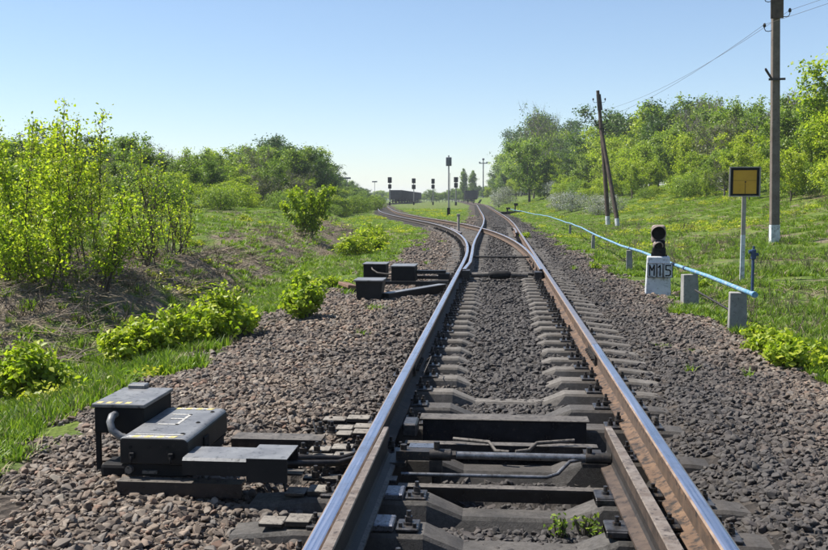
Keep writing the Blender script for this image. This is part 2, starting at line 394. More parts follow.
def ground_h(x, Y, fine=True):
    x = np.asarray(x, float); Y = np.asarray(Y, float)
    d = d_off(Y); c = c_off(Y)
    hb = ballast_h(x, Y)
    xr = x - c                                       # right side, measured from the straight track
    re = ip(Y, R_EDGE) - 16
    xrr = x - re
    right = -0.05 + 0.012*np.clip(xr-3, 0, None) + 0.05*np.clip(xrr-4, 0, 4.5) + 0.20*np.clip(xrr-8.5, 0, 8) + 0.06*np.clip(xrr-16.5, 0, 40)
    right = right + 0.12*vnoise(x, Y, 0.45, 2)*sstep(3.5, 7, xr)
    xl = -(x + d)                                    # left side, measured from the diverging track
    amp = 1 - 0.75*sstep(60, 110, Y)
    bank = -0.12*sstep(3.0, 3.9, xl) - 0.10*sstep(3.6, 4.4, xl) + amp*(0.60*sstep(4.4, 6.3, xl) + 0.45*sstep(6.3, 10.5, xl)) + 0.012*np.clip(xl-10, 0, 60)
    rough = (0.40*vnoise(x, Y, 0.30, 3) + 0.22*vnoise(x, Y, 0.9, 4) + 0.08*vnoise(x, Y, 2.6, 5)) * sstep(4.2, 6.5, xl) * (0.35+0.65*amp)
    left = -0.05 + bank + rough
    tr = sstep(2.3, 3.1, xr); tl = sstep(2.4, 3.3, xl)
    h = hb*(1-tr)*(1-tl) + right*tr + left*tl*(1-tr)
    h = h + 0.02*vnoise(x, Y, 3.1, 6)*np.maximum(tr, tl) + 0.012*vnoise(x, Y, 5.0, 8)
    h = h + 0.9*vnoise(x, Y, 0.02, 9)*sstep(120, 300, np.abs(x))
    h = h - 0.7*sstep(120, 240, Y)*(1-sstep(20, 60, np.abs(xl-20)))*0
    return h
def gh(x, Y): return float(ground_h(np.array([x]), np.array([Y]))[0])

def ballast_mask(x, Y):             # 1 on the ballast, 0 off it, smooth between
    d = d_off(Y); c = c_off(Y)
    wl = np.where(Y < 60, np.interp(Y, [0, 5, 6, 7.5, 10], [4.8, 4.2, 3.75, 3.3, 3.05]), 1.9)
    wr = np.interp(Y, [0, 6, 12, 22, 30, 60], [3.1, 2.95, 2.5, 2.35, 2.1, 1.9])
    wd = np.interp(Y, [0, 30, 45, 60], [3.05, 2.6, 1.9, 1.5])
    a = 0.5 + (wr - (x - c)) * 0.9
    b1 = 0.5 + ((x + d) + wd) * 0.9
    # between the two tracks once they have parted, grass comes back
    gap = np.minimum((-(x + d)) , 99)
    right_of_div = (x + d)           # >0 means right of the diverging centreline
    left_of_str = -(x - c)
    between = np.clip(np.minimum(right_of_div - 1.7, left_of_str - 1.7) * 0.9, 0, 1)
    m = np.minimum(np.minimum(a, b1), 1.0) - between
    return np.clip(m, 0, 1)

# ------------------------------------------------------------------ the ground sheet
def build_ground():
    xs = np.concatenate([-np.geomspace(1600, 14, 70), np.linspace(-13.7, -4, 66), np.linspace(-3.9, 3.9, 112), np.linspace(4.05, 20, 80), np.geomspace(20.5, 1600, 60)])
    ys = np.concatenate([-np.geomspace(300, 2.5, 14), np.linspace(-2, 2.4, 12), np.linspace(2.5, 9, 130), np.linspace(9.08, 24, 110), np.geomspace(24.2, 130, 190), np.geomspace(131, 2400, 50)])
    X, Y = np.meshgrid(xs, ys)
    Z = ground_h(X, Y)
    V = np.stack([X.ravel(), Y.ravel(), Z.ravel()], 1)
    nx, ny = len(xs), len(ys)
    i = (np.arange(ny-1)[:, None]*nx + np.arange(nx-1)[None, :]).ravel()
    F = np.stack([i, i+1, i+nx+1, i+nx], 1)
    me = np_mesh('ground', V, F, M['ground'], True)
    a = me.attributes.new('ballast_edge', 'FLOAT', 'POINT'); a.data.foreach_set('value', ballast_mask(X, Y).ravel().astype(np.float32))
    xl = -(X + d_off(Y)); xrr = X - (ip(Y, R_EDGE)-16)
    dry = 0.66*sstep(4.3, 5.3, xl)*(1-sstep(6.6, 8.6, xl))*(1-sstep(40, 70, Y)) + 0.28*sstep(8, 9, xl)*(1-sstep(15, 20, xl))
    dry = dry + 0.55*sstep(3.0, 3.3, xl)*(1-sstep(3.6, 4.4, xl))*sstep(9, 16, Y)*(1-sstep(22, 30, Y))*0.6
    dry = dry + 0.34*sstep(3, 5, X)*(1-sstep(40, 80, Y)) + 0.7*np.exp(-((X+d_off(Y)+3.6)**2/1.8 + (Y-42)**2/120))
    dry = dry + 0.34*np.clip(np.minimum(X+d_off(Y)-1.8, -(X-c_off(Y))-1.8), 0, 1)
    a = me.attributes.new('dry', 'FLOAT', 'POINT'); a.data.foreach_set('value', dry.ravel().astype(np.float32))
    o = link('ground', me); tag(o, 'grassy ground with a ballasted track bed and a dry brushy bank', None, None, 'structure')
build_ground()

# ------------------------------------------------------------------ scattering (stones, grass, twigs: nobody could count them)
def proto_collection(name, meshes):
    c = bpy.data.collections.new(name)
    for i, me in enumerate(meshes):
        o = bpy.data.objects.new('%s_kind_%02d' % (name, i), me); c.objects.link(o)
    return c
def scatter(name, P, rot, scl, idx, coll, label, cat):
    me = bpy.data.meshes.new(name)
    me.vertices.add(len(P)); me.vertices.foreach_set('co', np.asarray(P, np.float32).ravel())
    a = me.attributes.new('rot', 'FLOAT_VECTOR', 'POINT'); a.data.foreach_set('vector', np.asarray(rot, np.float32).ravel())
    a = me.attributes.new('scl', 'FLOAT_VECTOR', 'POINT'); a.data.foreach_set('vector', np.asarray(scl, np.float32).ravel())
    a = me.attributes.new('idx', 'INT', 'POINT'); a.data.foreach_set('value', np.asarray(idx, np.int32).ravel())
    o = link(name, me)
    g = bpy.data.node_groups.new(name, 'GeometryNodeTree')
    g.interface.new_socket('Geometry', in_out='INPUT', socket_type='NodeSocketGeometry')
    g.interface.new_socket('Geometry', in_out='OUTPUT', socket_type='NodeSocketGeometry')
    gi = g.nodes.new('NodeGroupInput'); go = g.nodes.new('NodeGroupOutput')
    ci = g.nodes.new('GeometryNodeCollectionInfo'); ci.inputs['Collection'].default_value = coll
    ci.inputs['Separate Children'].default_value = True; ci.inputs['Reset Children'].default_value = True
    io = g.nodes.new('GeometryNodeInstanceOnPoints'); io.inputs['Pick Instance'].default_value = True
    def na(nm, t):
        x = g.nodes.new('GeometryNodeInputNamedAttribute'); x.data_type = t; x.inputs['Name'].default_value = nm
        return [s for s in x.outputs if s.enabled and s.name == 'Attribute'][0]
    L = g.links.new
    L(gi.outputs[0], io.inputs['Points']); L(ci.outputs[0], io.inputs['Instance'])
    L(na('idx', 'INT'), io.inputs['Instance Index'])
    er = g.nodes.new('FunctionNodeEulerToRotation'); L(na('rot', 'FLOAT_VECTOR'), er.inputs[0]); L(er.outputs[0], io.inputs['Rotation'])
    L(na('scl', 'FLOAT_VECTOR'), io.inputs['Scale']); L(io.outputs[0], go.inputs[0])
    md = o.modifiers.new('scatter', 'NODES'); md.node_group = g
    tag(o, label, cat, None, 'stuff')
    return o

def rock_mesh(i):
    bm = bmesh.new()
    r = random.Random(100+i)
    for k in range(15):
        v = Vector((r.gauss(0, 1), r.gauss(0, 1), r.gauss(0, 1))).normalized() * r.uniform(0.78, 1.0)
        bm.verts.new((v.x*r.uniform(0.9, 1.1)*0.6, v.y*0.45, v.z*0.34))
    res = bmesh.ops.convex_hull(bm, input=bm.verts[:])
    bmesh.ops.delete(bm, geom=list({g for g in res['geom_interior'] + res['geom_unused'] if isinstance(g, bmesh.types.BMVert)}), context='VERTS')
    bmesh.ops.dissolve_limit(bm, angle_limit=R(16), verts=bm.verts[:], edges=bm.edges[:])
    bmesh.ops.triangulate(bm, faces=bm.faces[:])
    bmesh.ops.bevel(bm, geom=bm.edges[:], offset=0.035, segments=1, affect='EDGES', profile=0.7)
    me = bpy.data.meshes.new('ballast_stone'); bm.to_mesh(me); bm.free(); me.materials.append(M['stone'])
    return me
ROCKS = proto_collection('ballast_stones', [rock_mesh(i) for i in range(10)])

SLEEPERS = [-1.5, -1.0, -0.5, 0.0, 0.5, 1.0, 1.5, 2.0, 2.45, 2.9, 3.37, 3.84, 4.32, 4.78, 5.60, 6.40, 6.98]
y = 6.98
while y < 16.2: y += 0.543; SLEEPERS.append(y)
while y < 50: y += 0.52; SLEEPERS.append(y)

def ballast():
    Ps, S = [], []
    def zone(x0, x1, y0, y1, per, smin, smax, lift=0.0):
        n = int((x1-x0)*(y1-y0)*per)
        x = rng.uniform(x0, x1, n); Y = rng.uniform(y0, y1, n)
        m = ballast_mask(x, Y) + 0.9*vnoise(x, Y, 1.6, 11) + 0.5*vnoise(x, Y, 6, 12)
        s = rng.uniform(0, 1, n)**1.9*(smax*1.12-smin*0.8)+smin*0.8
        keep = m > 0.42
        near_rail = (np.abs(np.abs(x)-0.7975) < 0.10) & (Y < 20)
        tongue = (Y < 5.6) & (((x > 0.46) & (x < 0.9)) | ((x < -0.6) & (x > -0.9)))
        keep &= ~near_rail & ~tongue
        gear = ((x < -1.1) & (x > -2.1) & (Y > 4.7) & (Y < 5.95))
        x, Y, s = x[keep], Y[keep], s[keep]
        z = ground_h(x, Y) + rng.uniform(-0.35, 0.30, len(x))*s + lift
        # stones over the sleepers' tops are mostly pushed off
        sl = np.array(SLEEPERS); dd = np.min(np.abs(Y[:, None]-sl[None, :]), 1) if len(Y) < 400000 else 9
        on = (dd < 0.12) & (np.abs(x) < 1.34) & (z < 0.03)
        k2 = ~(on & (z > -0.055) & (np.abs(x) > 0.36) & (rng.uniform(0, 1, len(x)) < 0.86) & (z < 0.012))
        gr = ((x < -1.12) & (x > -2.12) & (Y > 4.72) & (Y < 5.95) & (z > 0.0))
        k2 &= ~gr
        x, Y, s, z = x[k2], Y[k2], s[k2], z[k2]
        Ps.append(np.stack([x, Y, z], 1)); S.append(s)
    zone(-4.9, 3.4, 2.3, 8.5, 2500, 0.024, 0.066)
    zone(-3.6, 3.4, 8.5, 14, 1150, 0.034, 0.078)
    zone(-3.6, 3.2, 14, 24, 480, 0.045, 0.085)
    zone(-6, 3.0, 24, 46, 130, 0.06, 0.11)
    zone(-4, 2.3, 46, 80, 45, 0.08, 0.13)
    zone(-3.5, 3.5, -1.5, 2.3, 250, 0.05, 0.09)
    P = np.concatenate(Ps); s = np.concatenate(S); n = len(P)
    rot = np.stack([rng.uniform(-0.55, 0.55, n), rng.uniform(-0.55, 0.55, n), rng.uniform(0, 6.28, n)], 1)
    scl = np.stack([s*rng.uniform(0.8, 1.25, n), s*rng.uniform(0.8, 1.2, n), s*rng.uniform(0.8, 1.3, n)], 1)
    scatter('ballast', P, rot, scl, rng.integers(0, 10, n), ROCKS, 'crushed stone ballast, brown on the shoulders and oily grey between the rails', 'gravel')
ballast()

def shade_sides(o, top, side):  # up faces take the lighter steel; shade is painted into the rest
    o.data.materials.clear(); o.data.materials.append(side); o.data.materials.append(top)
    for p_ in o.data.polygons: p_.material_index = 1 if p_.normal.z > 0.6 else 0
    return o
# ------------------------------------------------------------------ track
def rail_profile(w_head=0.075, h=0.18, foot=0.15):
    a = w_head/2
    return [(-foot/2, 0), (foot/2, 0), (foot/2, 0.012), (0.03, 0.026), (0.009, 0.038), (0.009, h-0.052), (a-0.004, h-0.042), (a, h-0.036),
            (a, h-0.010), (a-0.008, h-0.0025), (0.022, h-0.0003), (-0.020, h-0.0003), (-a+0.008, h-0.0025), (-a, h-0.010), (-a, h-0.036), (-a+0.004, h-0.042), (-0.009, h-0.052), (-0.009, 0.038), (-0.03, 0.026), (-foot/2, 0.012)]
RAIL_MI = [1, 1, 1, 1, 2, 1, 1, 1, 3, 0, 0, 0, 3, 1, 1, 1, 2, 1, 1, 1]
def sweep(mb, prof, mis, path, z0=0.02, caps=True):
    n = len(prof); vs = []
    P = [Vector((p[0], p[1], 0)) for p in path]
    for i, p in enumerate(P):
        t = (P[min(i+1, len(P)-1)] - P[max(i-1, 0)]).normalized(); nx = Vector((t.y, -t.x, 0))
        zz = z0 + (path[i][2] if len(path[i]) > 2 else 0)
        for (a, b) in prof: vs.append(Vector((p.x, p.y, zz+b)) + nx*a)
    base = len(mb.v); mb.v += [tuple(v) for v in vs]
    for i in range(len(P)-1):
        for k in range(n):
            k2 = (k+1) % n
            mb.f.append([base+i*n+k, base+i*n+k2, base+(i+1)*n+k2, base+(i+1)*n+k]); mb.m.append(mis[k]); mb.sm.append(False)
    if caps:
        mb.f.append([base+k for k in range(n)]); mb.m.append(1); mb.sm.append(False)
        mb.f.append([base+(len(P)-1)*n+k for k in range(n)][::-1]); mb.m.append(1); mb.sm.append(False)

RG = 0.7975
def rail_obj(path, parent, mats, prof=None, name='rail', label=None):
    mb = MB(); sweep(mb, prof or rail_profile(), RAIL_MI, path)
    o = mb.build(name, mats, parent)
    if label: o['label'] = label
    return o
def spaced(y0, y1, st): return [float(v) for v in np.append(np.arange(y0, y1, st), y1)]

track = empty('railway_track', (0, 0, 0))
tag(track, 'straight railway track with concrete sleepers running ahead from the middle of the picture foreground', 'railway track')
track['label'] = 'main railway track running straight ahead on concrete sleepers with rusty-sided rails'
mt_sh = [M['rail_top'], M['rail_side'], M['rail_dark'], M['rail_edge']]
mt_lf = [M['rail_top'], M['rail_black'], M['rail_black'], M['rail_edge']]
mt_rl = [M['rail_top'], M['rail_side'], M['rail_dark'], M['rail_edge']]
mt_du = [M['rail_dull'], M['rail_side'], M['rail_side'], M['rail_edge']]
JOINT = 8.75
rail_obj([(RG, -4), (RG, JOINT-0.004)], track, mt_sh, label='near right rail with a polished blue-white top')
rail_obj([(RG, JOINT+0.004)] + [(RG + float(c_off(v)), v) for v in spaced(18, 45, 9) + spaced(50, 420, 12)], track, mt_du, label='far right rail with a duller top beyond the joint')
# left stock rail bends away into the diverging track
rail_obj([(-RG, -4), (-RG, 8.1)], track, mt_lf)
div = empty('diverging_track', (0, 20, 0)); tag(div, 'railway track curving away to the left from the far switch', 'railway track')
def world_child(o, parent): o.parent = parent; o.matrix_parent_inverse = Matrix.Translation(-parent.location)
o = rail_obj([(-RG, 8.108), (-RG, 18)] + [(-RG-float(d_off(v)), v) for v in spaced(20, 156, 2)], None, mt_lf); world_child(o, div)
# right blade / rail of the diverging track
pth = []
for v in spaced(18.0, 156, 2):
    pth.append((RG - float(d_off(v)) - 0.062*(1 if v < 21 else 1), v))
mb = MB(); sweep(mb, rail_profile(), RAIL_MI, pth); o = mb.build('rail', mt_sh); world_child(o, div)
# straight left rail beyond the switch blades
mb = MB(); pth = [(-RG+0.085, 17.9), (-RG+0.14, 20), (-RG+0.10, 23), (-RG+0.03, 27)] + [(-RG+float(c_off(v)), v) for v in spaced(31, 45, 7) + spaced(50, 420, 12)]
sweep(mb, rail_profile(), RAIL_MI, pth); mb.build('rail', mt_sh, track)
# guard rails at the frog
for x0, f in ((RG-0.12, 0), (None, 1)):
    mb = MB(); yy = spaced(37, 43, 1.5)
    if f == 0: p = [(RG-0.125 - (0.04 if i in (0, len(yy)-1) else 0), v) for i, v in enumerate(yy)]
    else: p = [(-RG-float(d_off(v))+0.125 + (0.04 if i in (0, len(yy)-1) else 0), v) for i, v in enumerate(yy)]
    sweep(mb, rail_profile(), RAIL_MI, p); mb.build('guard_rail', mt_du, track)

# fishplates at the joints
for sx, jy in ((RG, JOINT), (-RG, 8.104)):
    for s in (-1, 1):
        mb = MB()
        mb.prism([(sx+s*0.010, 0.055), (sx+s*0.034, 0.060), (sx+s*0.030, 0.135), (sx+s*0.034, 0.150), (sx+s*0.012, 0.156)], 'y', jy-0.32, jy+0.32)
        for k in (-0.26, -0.15, -0.05, 0.05, 0.15, 0.26):
            mb.cyl((sx+s*0.030, jy+k, 0.105), 0.017, s*0.03, 6, 0, 'x')
        mb.build('fishplate', M['iron'], track)
# bond wire looped over the left rail at its joint
mb = MB(); mb.tube([(-0.74, 8.35, 0.03), (-0.70, 8.25, 0.12), (-0.655, 8.1, 0.17), (-0.66, 7.9, 0.16), (-0.70, 7.75, 0.07), (-0.74, 7.70, 0.03)], 0.004, 6); mb.build('bond_wire', M['bar'], track)

def sleeper_mesh(xl=-1.35, xr=1.35, mat='sleeper'):
    """pre-stressed concrete: high rail seats, lowered waist, tapered sides"""
    st = [(xl, -0.035), (xl+0.30, -0.002), (-0.44, 0.0), (-0.26, -0.075), (0.26, -0.075), (0.44, 0.0), (xr-0.30, -0.002), (xr, -0.035)]
    vs = []
    for i, (x, z) in enumerate(st):
        wt = 0.095 if abs(z) < 0.04 else 0.08; wb = 0.145; e = 0.008 if 0 < i < 7 else 0.02
        vs += [(x, -wb, -0.22), (x, -wt, z-0.018), (x, -wt+0.014, z), (x, wt-0.014, z), (x, wt, z-0.018), (x, wb, -0.22)]
    fs = []
    for i in range(len(st)-1):
        for k in range(6): fs.append((i*6+k, (i+1)*6+k, (i+1)*6+(k+1) % 6, i*6+(k+1) % 6))
    fs += [tuple(range(6)), tuple(range(len(st)*6-6, len(st)*6))[::-1]]
    mb = MB(); mb.add(vs, fs); return mb.build('sleeper', M[mat], data_only=True)

def plate_mesh():
    mb = MB(); mb.bevbox(-0.19, 0.19, -0.075, 0.075, 0.0, 0.018, 0.004, seg=1)
    for s in (-1, 1): mb.box(s*0.078-0.008, s*0.078+0.008, -0.07, 0.07, 0.018, 0.034)
    return mb.build('base_plate', M['plate'], data_only=True)
def bolt_mesh():
    mb = MB()
    mb.box(-0.034, 0.022, -0.032, 0.032, 0.034, 0.050)                # clamp
    mb.cyl((0, 0, 0.050), 0.022, 0.005, 10); mb.cyl((0, 0, 0.055), 0.018, 0.022, 6); mb.cyl((0, 0, 0.077), 0.010, 0.026, 8)
    mb.tube([(-0.02, 0, 0.02), (0.02, 0, 0.02)], 0.01, 6)
    return mb.build('clamp_bolt', M['iron'], data_only=True)
def anchor_mesh():
    mb = MB(); mb.cyl((0, 0, 0.018), 0.02, 0.008, 10); mb.cyl((0, 0, 0.026), 0.017, 0.02, 6); mb.cyl((0, 0, 0.046), 0.010, 0.02, 8)
    return mb.build('anchor_bolt', M['iron'], data_only=True)
def fastening_mesh():
    mb = MB(); mb.box(-0.19, 0.19, -0.075, 0.075, 0.0, 0.018)
    for s in (-1, 1):
        mb.box(s*0.10-0.03, s*0.10+0.03, -0.03, 0.03, 0.018, 0.05); mb.cyl((s*0.10, 0, 0.05), 0.018, 0.045, 6)
        mb.cyl((s*0.155, 0, 0.018), 0.017, 0.03, 6)
    return mb.build('rail_fastening', M['iron'], data_only=True)
SM = sleeper_mesh(); SMD = sleeper_mesh(mat='sleeper_dark'); PM = plate_mesh(); BM_ = bolt_mesh(); AM = anchor_mesh(); FM = fastening_mesh()

def sub(name, me, parent, loc, rz=0):
    o = bpy.data.objects.new(name, me); COL.objects.link(o); o.parent = parent; o.location = loc; o.rotation_euler = (0, 0, rz); return o
sl_long = {}
for y in SLEEPERS:
    if y < 15.9: me = SMD if y < 7.2 else SM
    else:
        dl = min(round(float(d_off(y))*4)/4, 2.75) if y > 15.9 else 0
        xl = -1.35 - dl - (0.15 if y < 19 else 0)
        k = xl
        if k not in sl_long: sl_long[k] = sleeper_mesh(xl, 1.35)
        me = sl_long[k]
    s = link('sleeper', me, track, (random.uniform(-0.03, 0.03), y, random.uniform(-0.008, 0.004)))
    s.rotation_euler = (random.uniform(-0.02, 0.02), 0, random.uniform(-0.016, 0.016))
    if y < -0.3: continue
    near_t = y < 5.2
    for sx in (-1, 1):
        if y < 11.5:
            sub('base_plate', PM, s, (sx*RG, 0, 0))
            for q in ((-1, 1)):
                if near_t and q*sx < 0: continue          # the tongue slides on this side
                sub('clamp_bolt', BM_, s, (sx*RG + q*0.10, 0, 0), 0 if q > 0 else math.pi)
                sub('anchor_bolt', AM, s, (sx*RG + q*0.155, 0.02*q, 0))
        elif y < 48:
            f = sub('rail_fastening', FM, s, (sx*RG - ((float(d_off(y))) if sx < 0 and y > 20 else 0), 0, 0))
# sleepers too far off to tell apart
def far_sleepers(name, f, y0, y1, parent, lab):
    mb = MB(); y = y0
    while y < y1:
        x = f(y); a = math.atan2(f(y+1)-f(y), 1.0)
        Mx = Matrix.Translation((x, y, 0)) @ Matrix.Rotation(-a, 4, 'Z')
        mb.box(-1.35, 1.35, -0.1, 0.1, -0.2, -0.01, M=Mx); y += 0.6
    o = mb.build(name, M['sleeper']); o['kind'] = 'stuff'
    if parent is not track: world_child(o, parent)
    else: o.parent = parent
far_sleepers('far_sleepers', lambda y: float(c_off(y)), 50.5, 300, track, '')
far_sleepers('far_sleepers', lambda y: -float(d_off(y)), 46.5, 156, div, '')
sid = empty('siding_track', (-26.5, 252, 0)); tag(sid, 'distant siding under the rake of dark wagons', 'railway track')
sid_x = lambda v: -26.5 - 0.04*(v-252)
for q in (-RG, RG):
    mb = MB(); sweep(mb, rail_profile(), RAIL_MI, [(sid_x(v)+q, v) for v in (225, 300, 400)]); world_child(mb.build('rail', mt_du), sid)
far_sleepers('far_sleepers', sid_x, 225, 400, sid, '')

# ---- tongues (switch blades) of the near switch: tips point away from the camera
def tongue(path, side, widths, zt=0.185):
    """side: +1 = foot spreads to +x"""
    mb = MB(); n = None; vs = []
    for (x, y), wd in zip(path, widths):
        a = wd/2; fo = 0.045 if side > 0 else -0.045
        pr = [(-0.055+fo*0.35, 0.0), (0.055+fo*0.35, 0.0), (0.055+fo*0.35, 0.014), (0.034+fo*0.35, 0.020), (0.016, 0.03), (0.008, 0.045), (0.008, zt-0.075), (a, zt-0.06), (a, zt-0.005), (a-0.004, zt), (-a+0.004, zt), (-a, zt-0.005), (-a, zt-0.06), (-0.008, zt-0.075), (-0.008, 0.045), (-0.016, 0.03), (-0.055+fo*0.35, 0.014)]
        n = len(pr); vs += [(x+p[0], y, 0.05*0.6+p[1]) for p in pr]
    mi = [1]*n; mi[8] = 0; mi[9] = 0; mi[10] = 0; mi[12] = 2; mi[13] = 2; mi[14] = 2; mi[6] = 2; mi[5] = 2; mi[4] = 2; mi[3] = 2 if side > 0 else 1; mi[7] = 2 if side > 0 else 1
    fs = []; ms = []
    for i in range(len(path)-1):
        for k in range(n):
            fs.append((i*n+k, i*n+(k+1) % n, (i+1)*n+(k+1) % n, (i+1)*n+k)); ms.append(mi[k])
    mb.v = vs; mb.f = [list(f) for f in fs]; mb.m = ms; mb.sm = [False]*len(fs)
    mb.f += [list(range(n)), list(range((len(path)-1)*n, len(path)*n))[::-1]]; mb.m += [1, 1]; mb.sm += [False]*2
    if side > 0: mats = [M['tongue_top'], M['bar'], M['tongue_black']]
    else: mats = [M['tongue_top'], M['tongue_side'], M['tongue_black']]
    o = mb.build('switch_tongue', mats, track); return o
ty = [-4, 0, 2, 3, 4, 4.8, 5.38]
tongue([(-0.728, y) for y in ty], 1, [0.05, 0.05, 0.05, 0.05, 0.045, 0.04, 0.032])['label'] = 'left switch tongue lying against its stock rail'
tongue([(0.548+(5.5-y)*0.016, y) for y in ty[:-1]+[5.5]], -1, [0.07, 0.07, 0.068, 0.065, 0.06, 0.055, 0.04])['label'] = 'right switch tongue standing open from its stock rail'

# slide chairs under the tongues
for y in (2.9, 3.37, 3.84, 4.32, 4.78):
    for s in (-1, 1):
        mb = MB()
        x0, x1 = (-0.695, -0.565) if s < 0 else (0.40, 0.50)
        mb.bevbox(x0, x1, y-0.075, y+0.075, 0.0, 0.034, 0.006, seg=1)
        mb.build('slide_chair', M['slide'] if s < 0 else M['plate'], track)
        mb = MB(); xx = -0.50 if s < 0 else 0.455
        mb.bevbox(xx-0.055, xx+0.05, y-0.07, y+0.07, 0.0, 0.016 if s < 0 else 0.04, 0.004, seg=1)
        mb.cyl((xx, y, 0.016), 0.026, 0.012, 12); mb.cyl((xx, y, 0.028), 0.019, 0.026, 6); mb.cyl((xx, y, 0.05), 0.011, 0.03, 8)
        mb.cyl((xx-0.035, y-0.045, 0.016), 0.010, 0.02, 6); mb.cyl((xx+0.03, y-0.045, 0.016), 0.010, 0.02, 6)
        mb.build('chair_bolt', M['plate'], track)
        # stay that holds the stock rail from the inside on the right
        if s > 0:
            mb = MB(); mb.bevbox(0.655, 0.735, y-0.06, y+0.06, 0.035, 0.058, 0.005, seg=1); mb.cyl((0.69, y, 0.058), 0.022, 0.022, 6); mb.cyl((0.69, y, 0.08), 0.011, 0.02, 8)
            mb.prism([(0.60, 0.0), (0.76, 0.0), (0.76, 0.034), (0.60, 0.034)], 'y', y-0.08, y+0.08)
            mb.build('rail_stay', M['iron'], track)

# the deep dark trough sleeper in front of the waist
mb = MB(); mb.box(-0.58, 0.49, 6.19, 6.30, -0.16, 0.068); mb.build('trough_beam', M['oil'], track)
mb = MB(); mb.bevbox(-0.60, 0.51, 6.175, 6.33, 0.0685, 0.082, 0.004, seg=1); shade_sides(mb.build('beam_cap', M['bar'], track), M['bar'], M['oil'])
mb = MB(); mb.bevbox(-0.70, -0.605, 6.0, 6.2, 0.0, 0.085, 0.01, seg=1); mb.build('beam_bracket', M['plate'], track)

# ------------------------------------------------------------------ near switch machine with its rods
sw = empty('switch_machine', (-1.9, 5.3, 0)); tag(sw, 'large black switch machine with a painted 3 and hazard dashes beside the near rails', 'switch machine')
def SWB(mb, name, mat, label=None):
    o = mb.build(name, mat); world_child(o, sw)
    if label: o['label'] = label
    return o
# housing: rounded lid on a lower case
bmh = MB(); X0, X1, Y0, Y1 = -2.07, -1.70, 4.93, 5.66
def rounded_prism(x0, x1, z0, z1, r, ya, yb, mb, mi=0, n=6):
    pts = [(x0, z0), (x1, z0)]
    for k in range(n+1):
        a = math.pi/2*k/n; pts.append((x1-r+r*math.cos(a), z1-r+r*math.sin(a)))
    for k in range(n+1):
        a = math.pi/2*k/n; pts.append((x0+r*0.5-r*0.5*math.sin(a), z1-r*0.5+r*0.5*math.cos(a)))
    mb.prism(pts, 'y', ya, yb, mi)
rounded_prism(X0, X1, 0.135, 0.275, 0.035, Y0, Y1, bmh)
o = SWB(bmh, 'lid', [M['black'], M['dust_sheen_black']])
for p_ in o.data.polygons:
    if abs(p_.normal.z) > 0.5: p_.material_index = 1  # lid top painted greyer: settled dust plus sunlit sheen
bv = o.modifiers.new('bevel', 'BEVEL'); bv.width = 0.008; bv.segments = 2; bv.limit_method = 'ANGLE'; bv.angle_limit = R(40)
mb = MB(); mb.bevbox(X0+0.015, X1-0.015, Y0+0.02, Y1-0.02, 0.065, 0.134, 0.006, seg=1); mb.box(X0+0.005, X1-0.005, Y0+0.012, Y1-0.012, 0.118, 0.130)
SWB(mb, 'lower_case', M['black_soft'])
for xx in (X0+0.07, X1-0.09):
    mb = MB(); mb.bevbox(xx-0.014, xx+0.014, Y0-0.018, Y0-0.001, 0.165, 0.20, 0.004, seg=1); mb.tube([(xx, Y0-0.02, 0.18), (xx+0.004, Y0-0.03, 0.165), (xx, Y0-0.02, 0.15)], 0.006, 6)
    SWB(mb, 'latch', M['black_soft'])
mb = MB(); mb.cyl((X0+0.05, Y0-0.012, 0.105), 0.02, 0.03, 12, axis='y'); mb.box(X0+0.12, X0+0.20, Y0+0.0, Y0+0.019, 0.085, 0.10); SWB(mb, 'cable_gland', M['bar'])
for xx in (X0+0.10, X1-0.10):
    mb = MB(); mb.tube([(xx-0.03, Y1+0.004, 0.20), (xx+0.03, Y1+0.004, 0.20)], 0.011, 8); SWB(mb, 'hinge', M['iron'])
for yy in (Y0+0.10, Y0+0.36, Y1-0.10):
    mb = MB(); mb.cyl((X1-0.06, yy, 0.2755), 0.009, 0.006, 6); mb.cyl((X1-0.06, yy, 0.2755), 0.014, 0.002, 10); SWB(mb, 'lid_bolt', M['iron'])
for k in range(3):
    mb = MB(); mb.cyl((X0+0.06+k*0.10, Y0-0.004, 0.225), 0.009, 0.004, 8, axis='y'); SWB(mb, 'rivet', M['black_soft'])
mb = MB(); mb.bevbox(X1+0.001, X1+0.012, Y0+0.25, Y0+0.33, 0.14, 0.22, 0.003, seg=1); mb.tube([(X1+0.012, Y0+0.29, 0.17), (X1+0.03, Y0+0.29, 0.15), (X1+0.012, Y0+0.29, 0.13)], 0.006, 6); SWB(mb, 'latch', M['black_soft'])
# mounting angles under it, reaching to the rails
mb = MB(); mb.box(-2.06, -1.40, 4.86, 4.875, -0.012, 0.062); mb.box(-2.06, -1.40, 4.8755, 4.95, 0.050, 0.062); SWB(mb, 'mounting_angle', M['black'])
mb = MB(); mb.box(-1.72, -1.12, 4.876, 4.965, 0.0635, 0.073); mb.box(-1.12, -0.62, 4.90, 4.985, 0.03, 0.045); SWB(mb, 'tie_strap', M['bar'])
mb = MB(); mb.box(-1.72, -1.16, 5.76, 5.775, -0.02, 0.055); mb.box(-1.72, -1.16, 5.7755, 5.92, 0.043, 0.055); SWB(mb, 'mounting_angle', M['bar'])
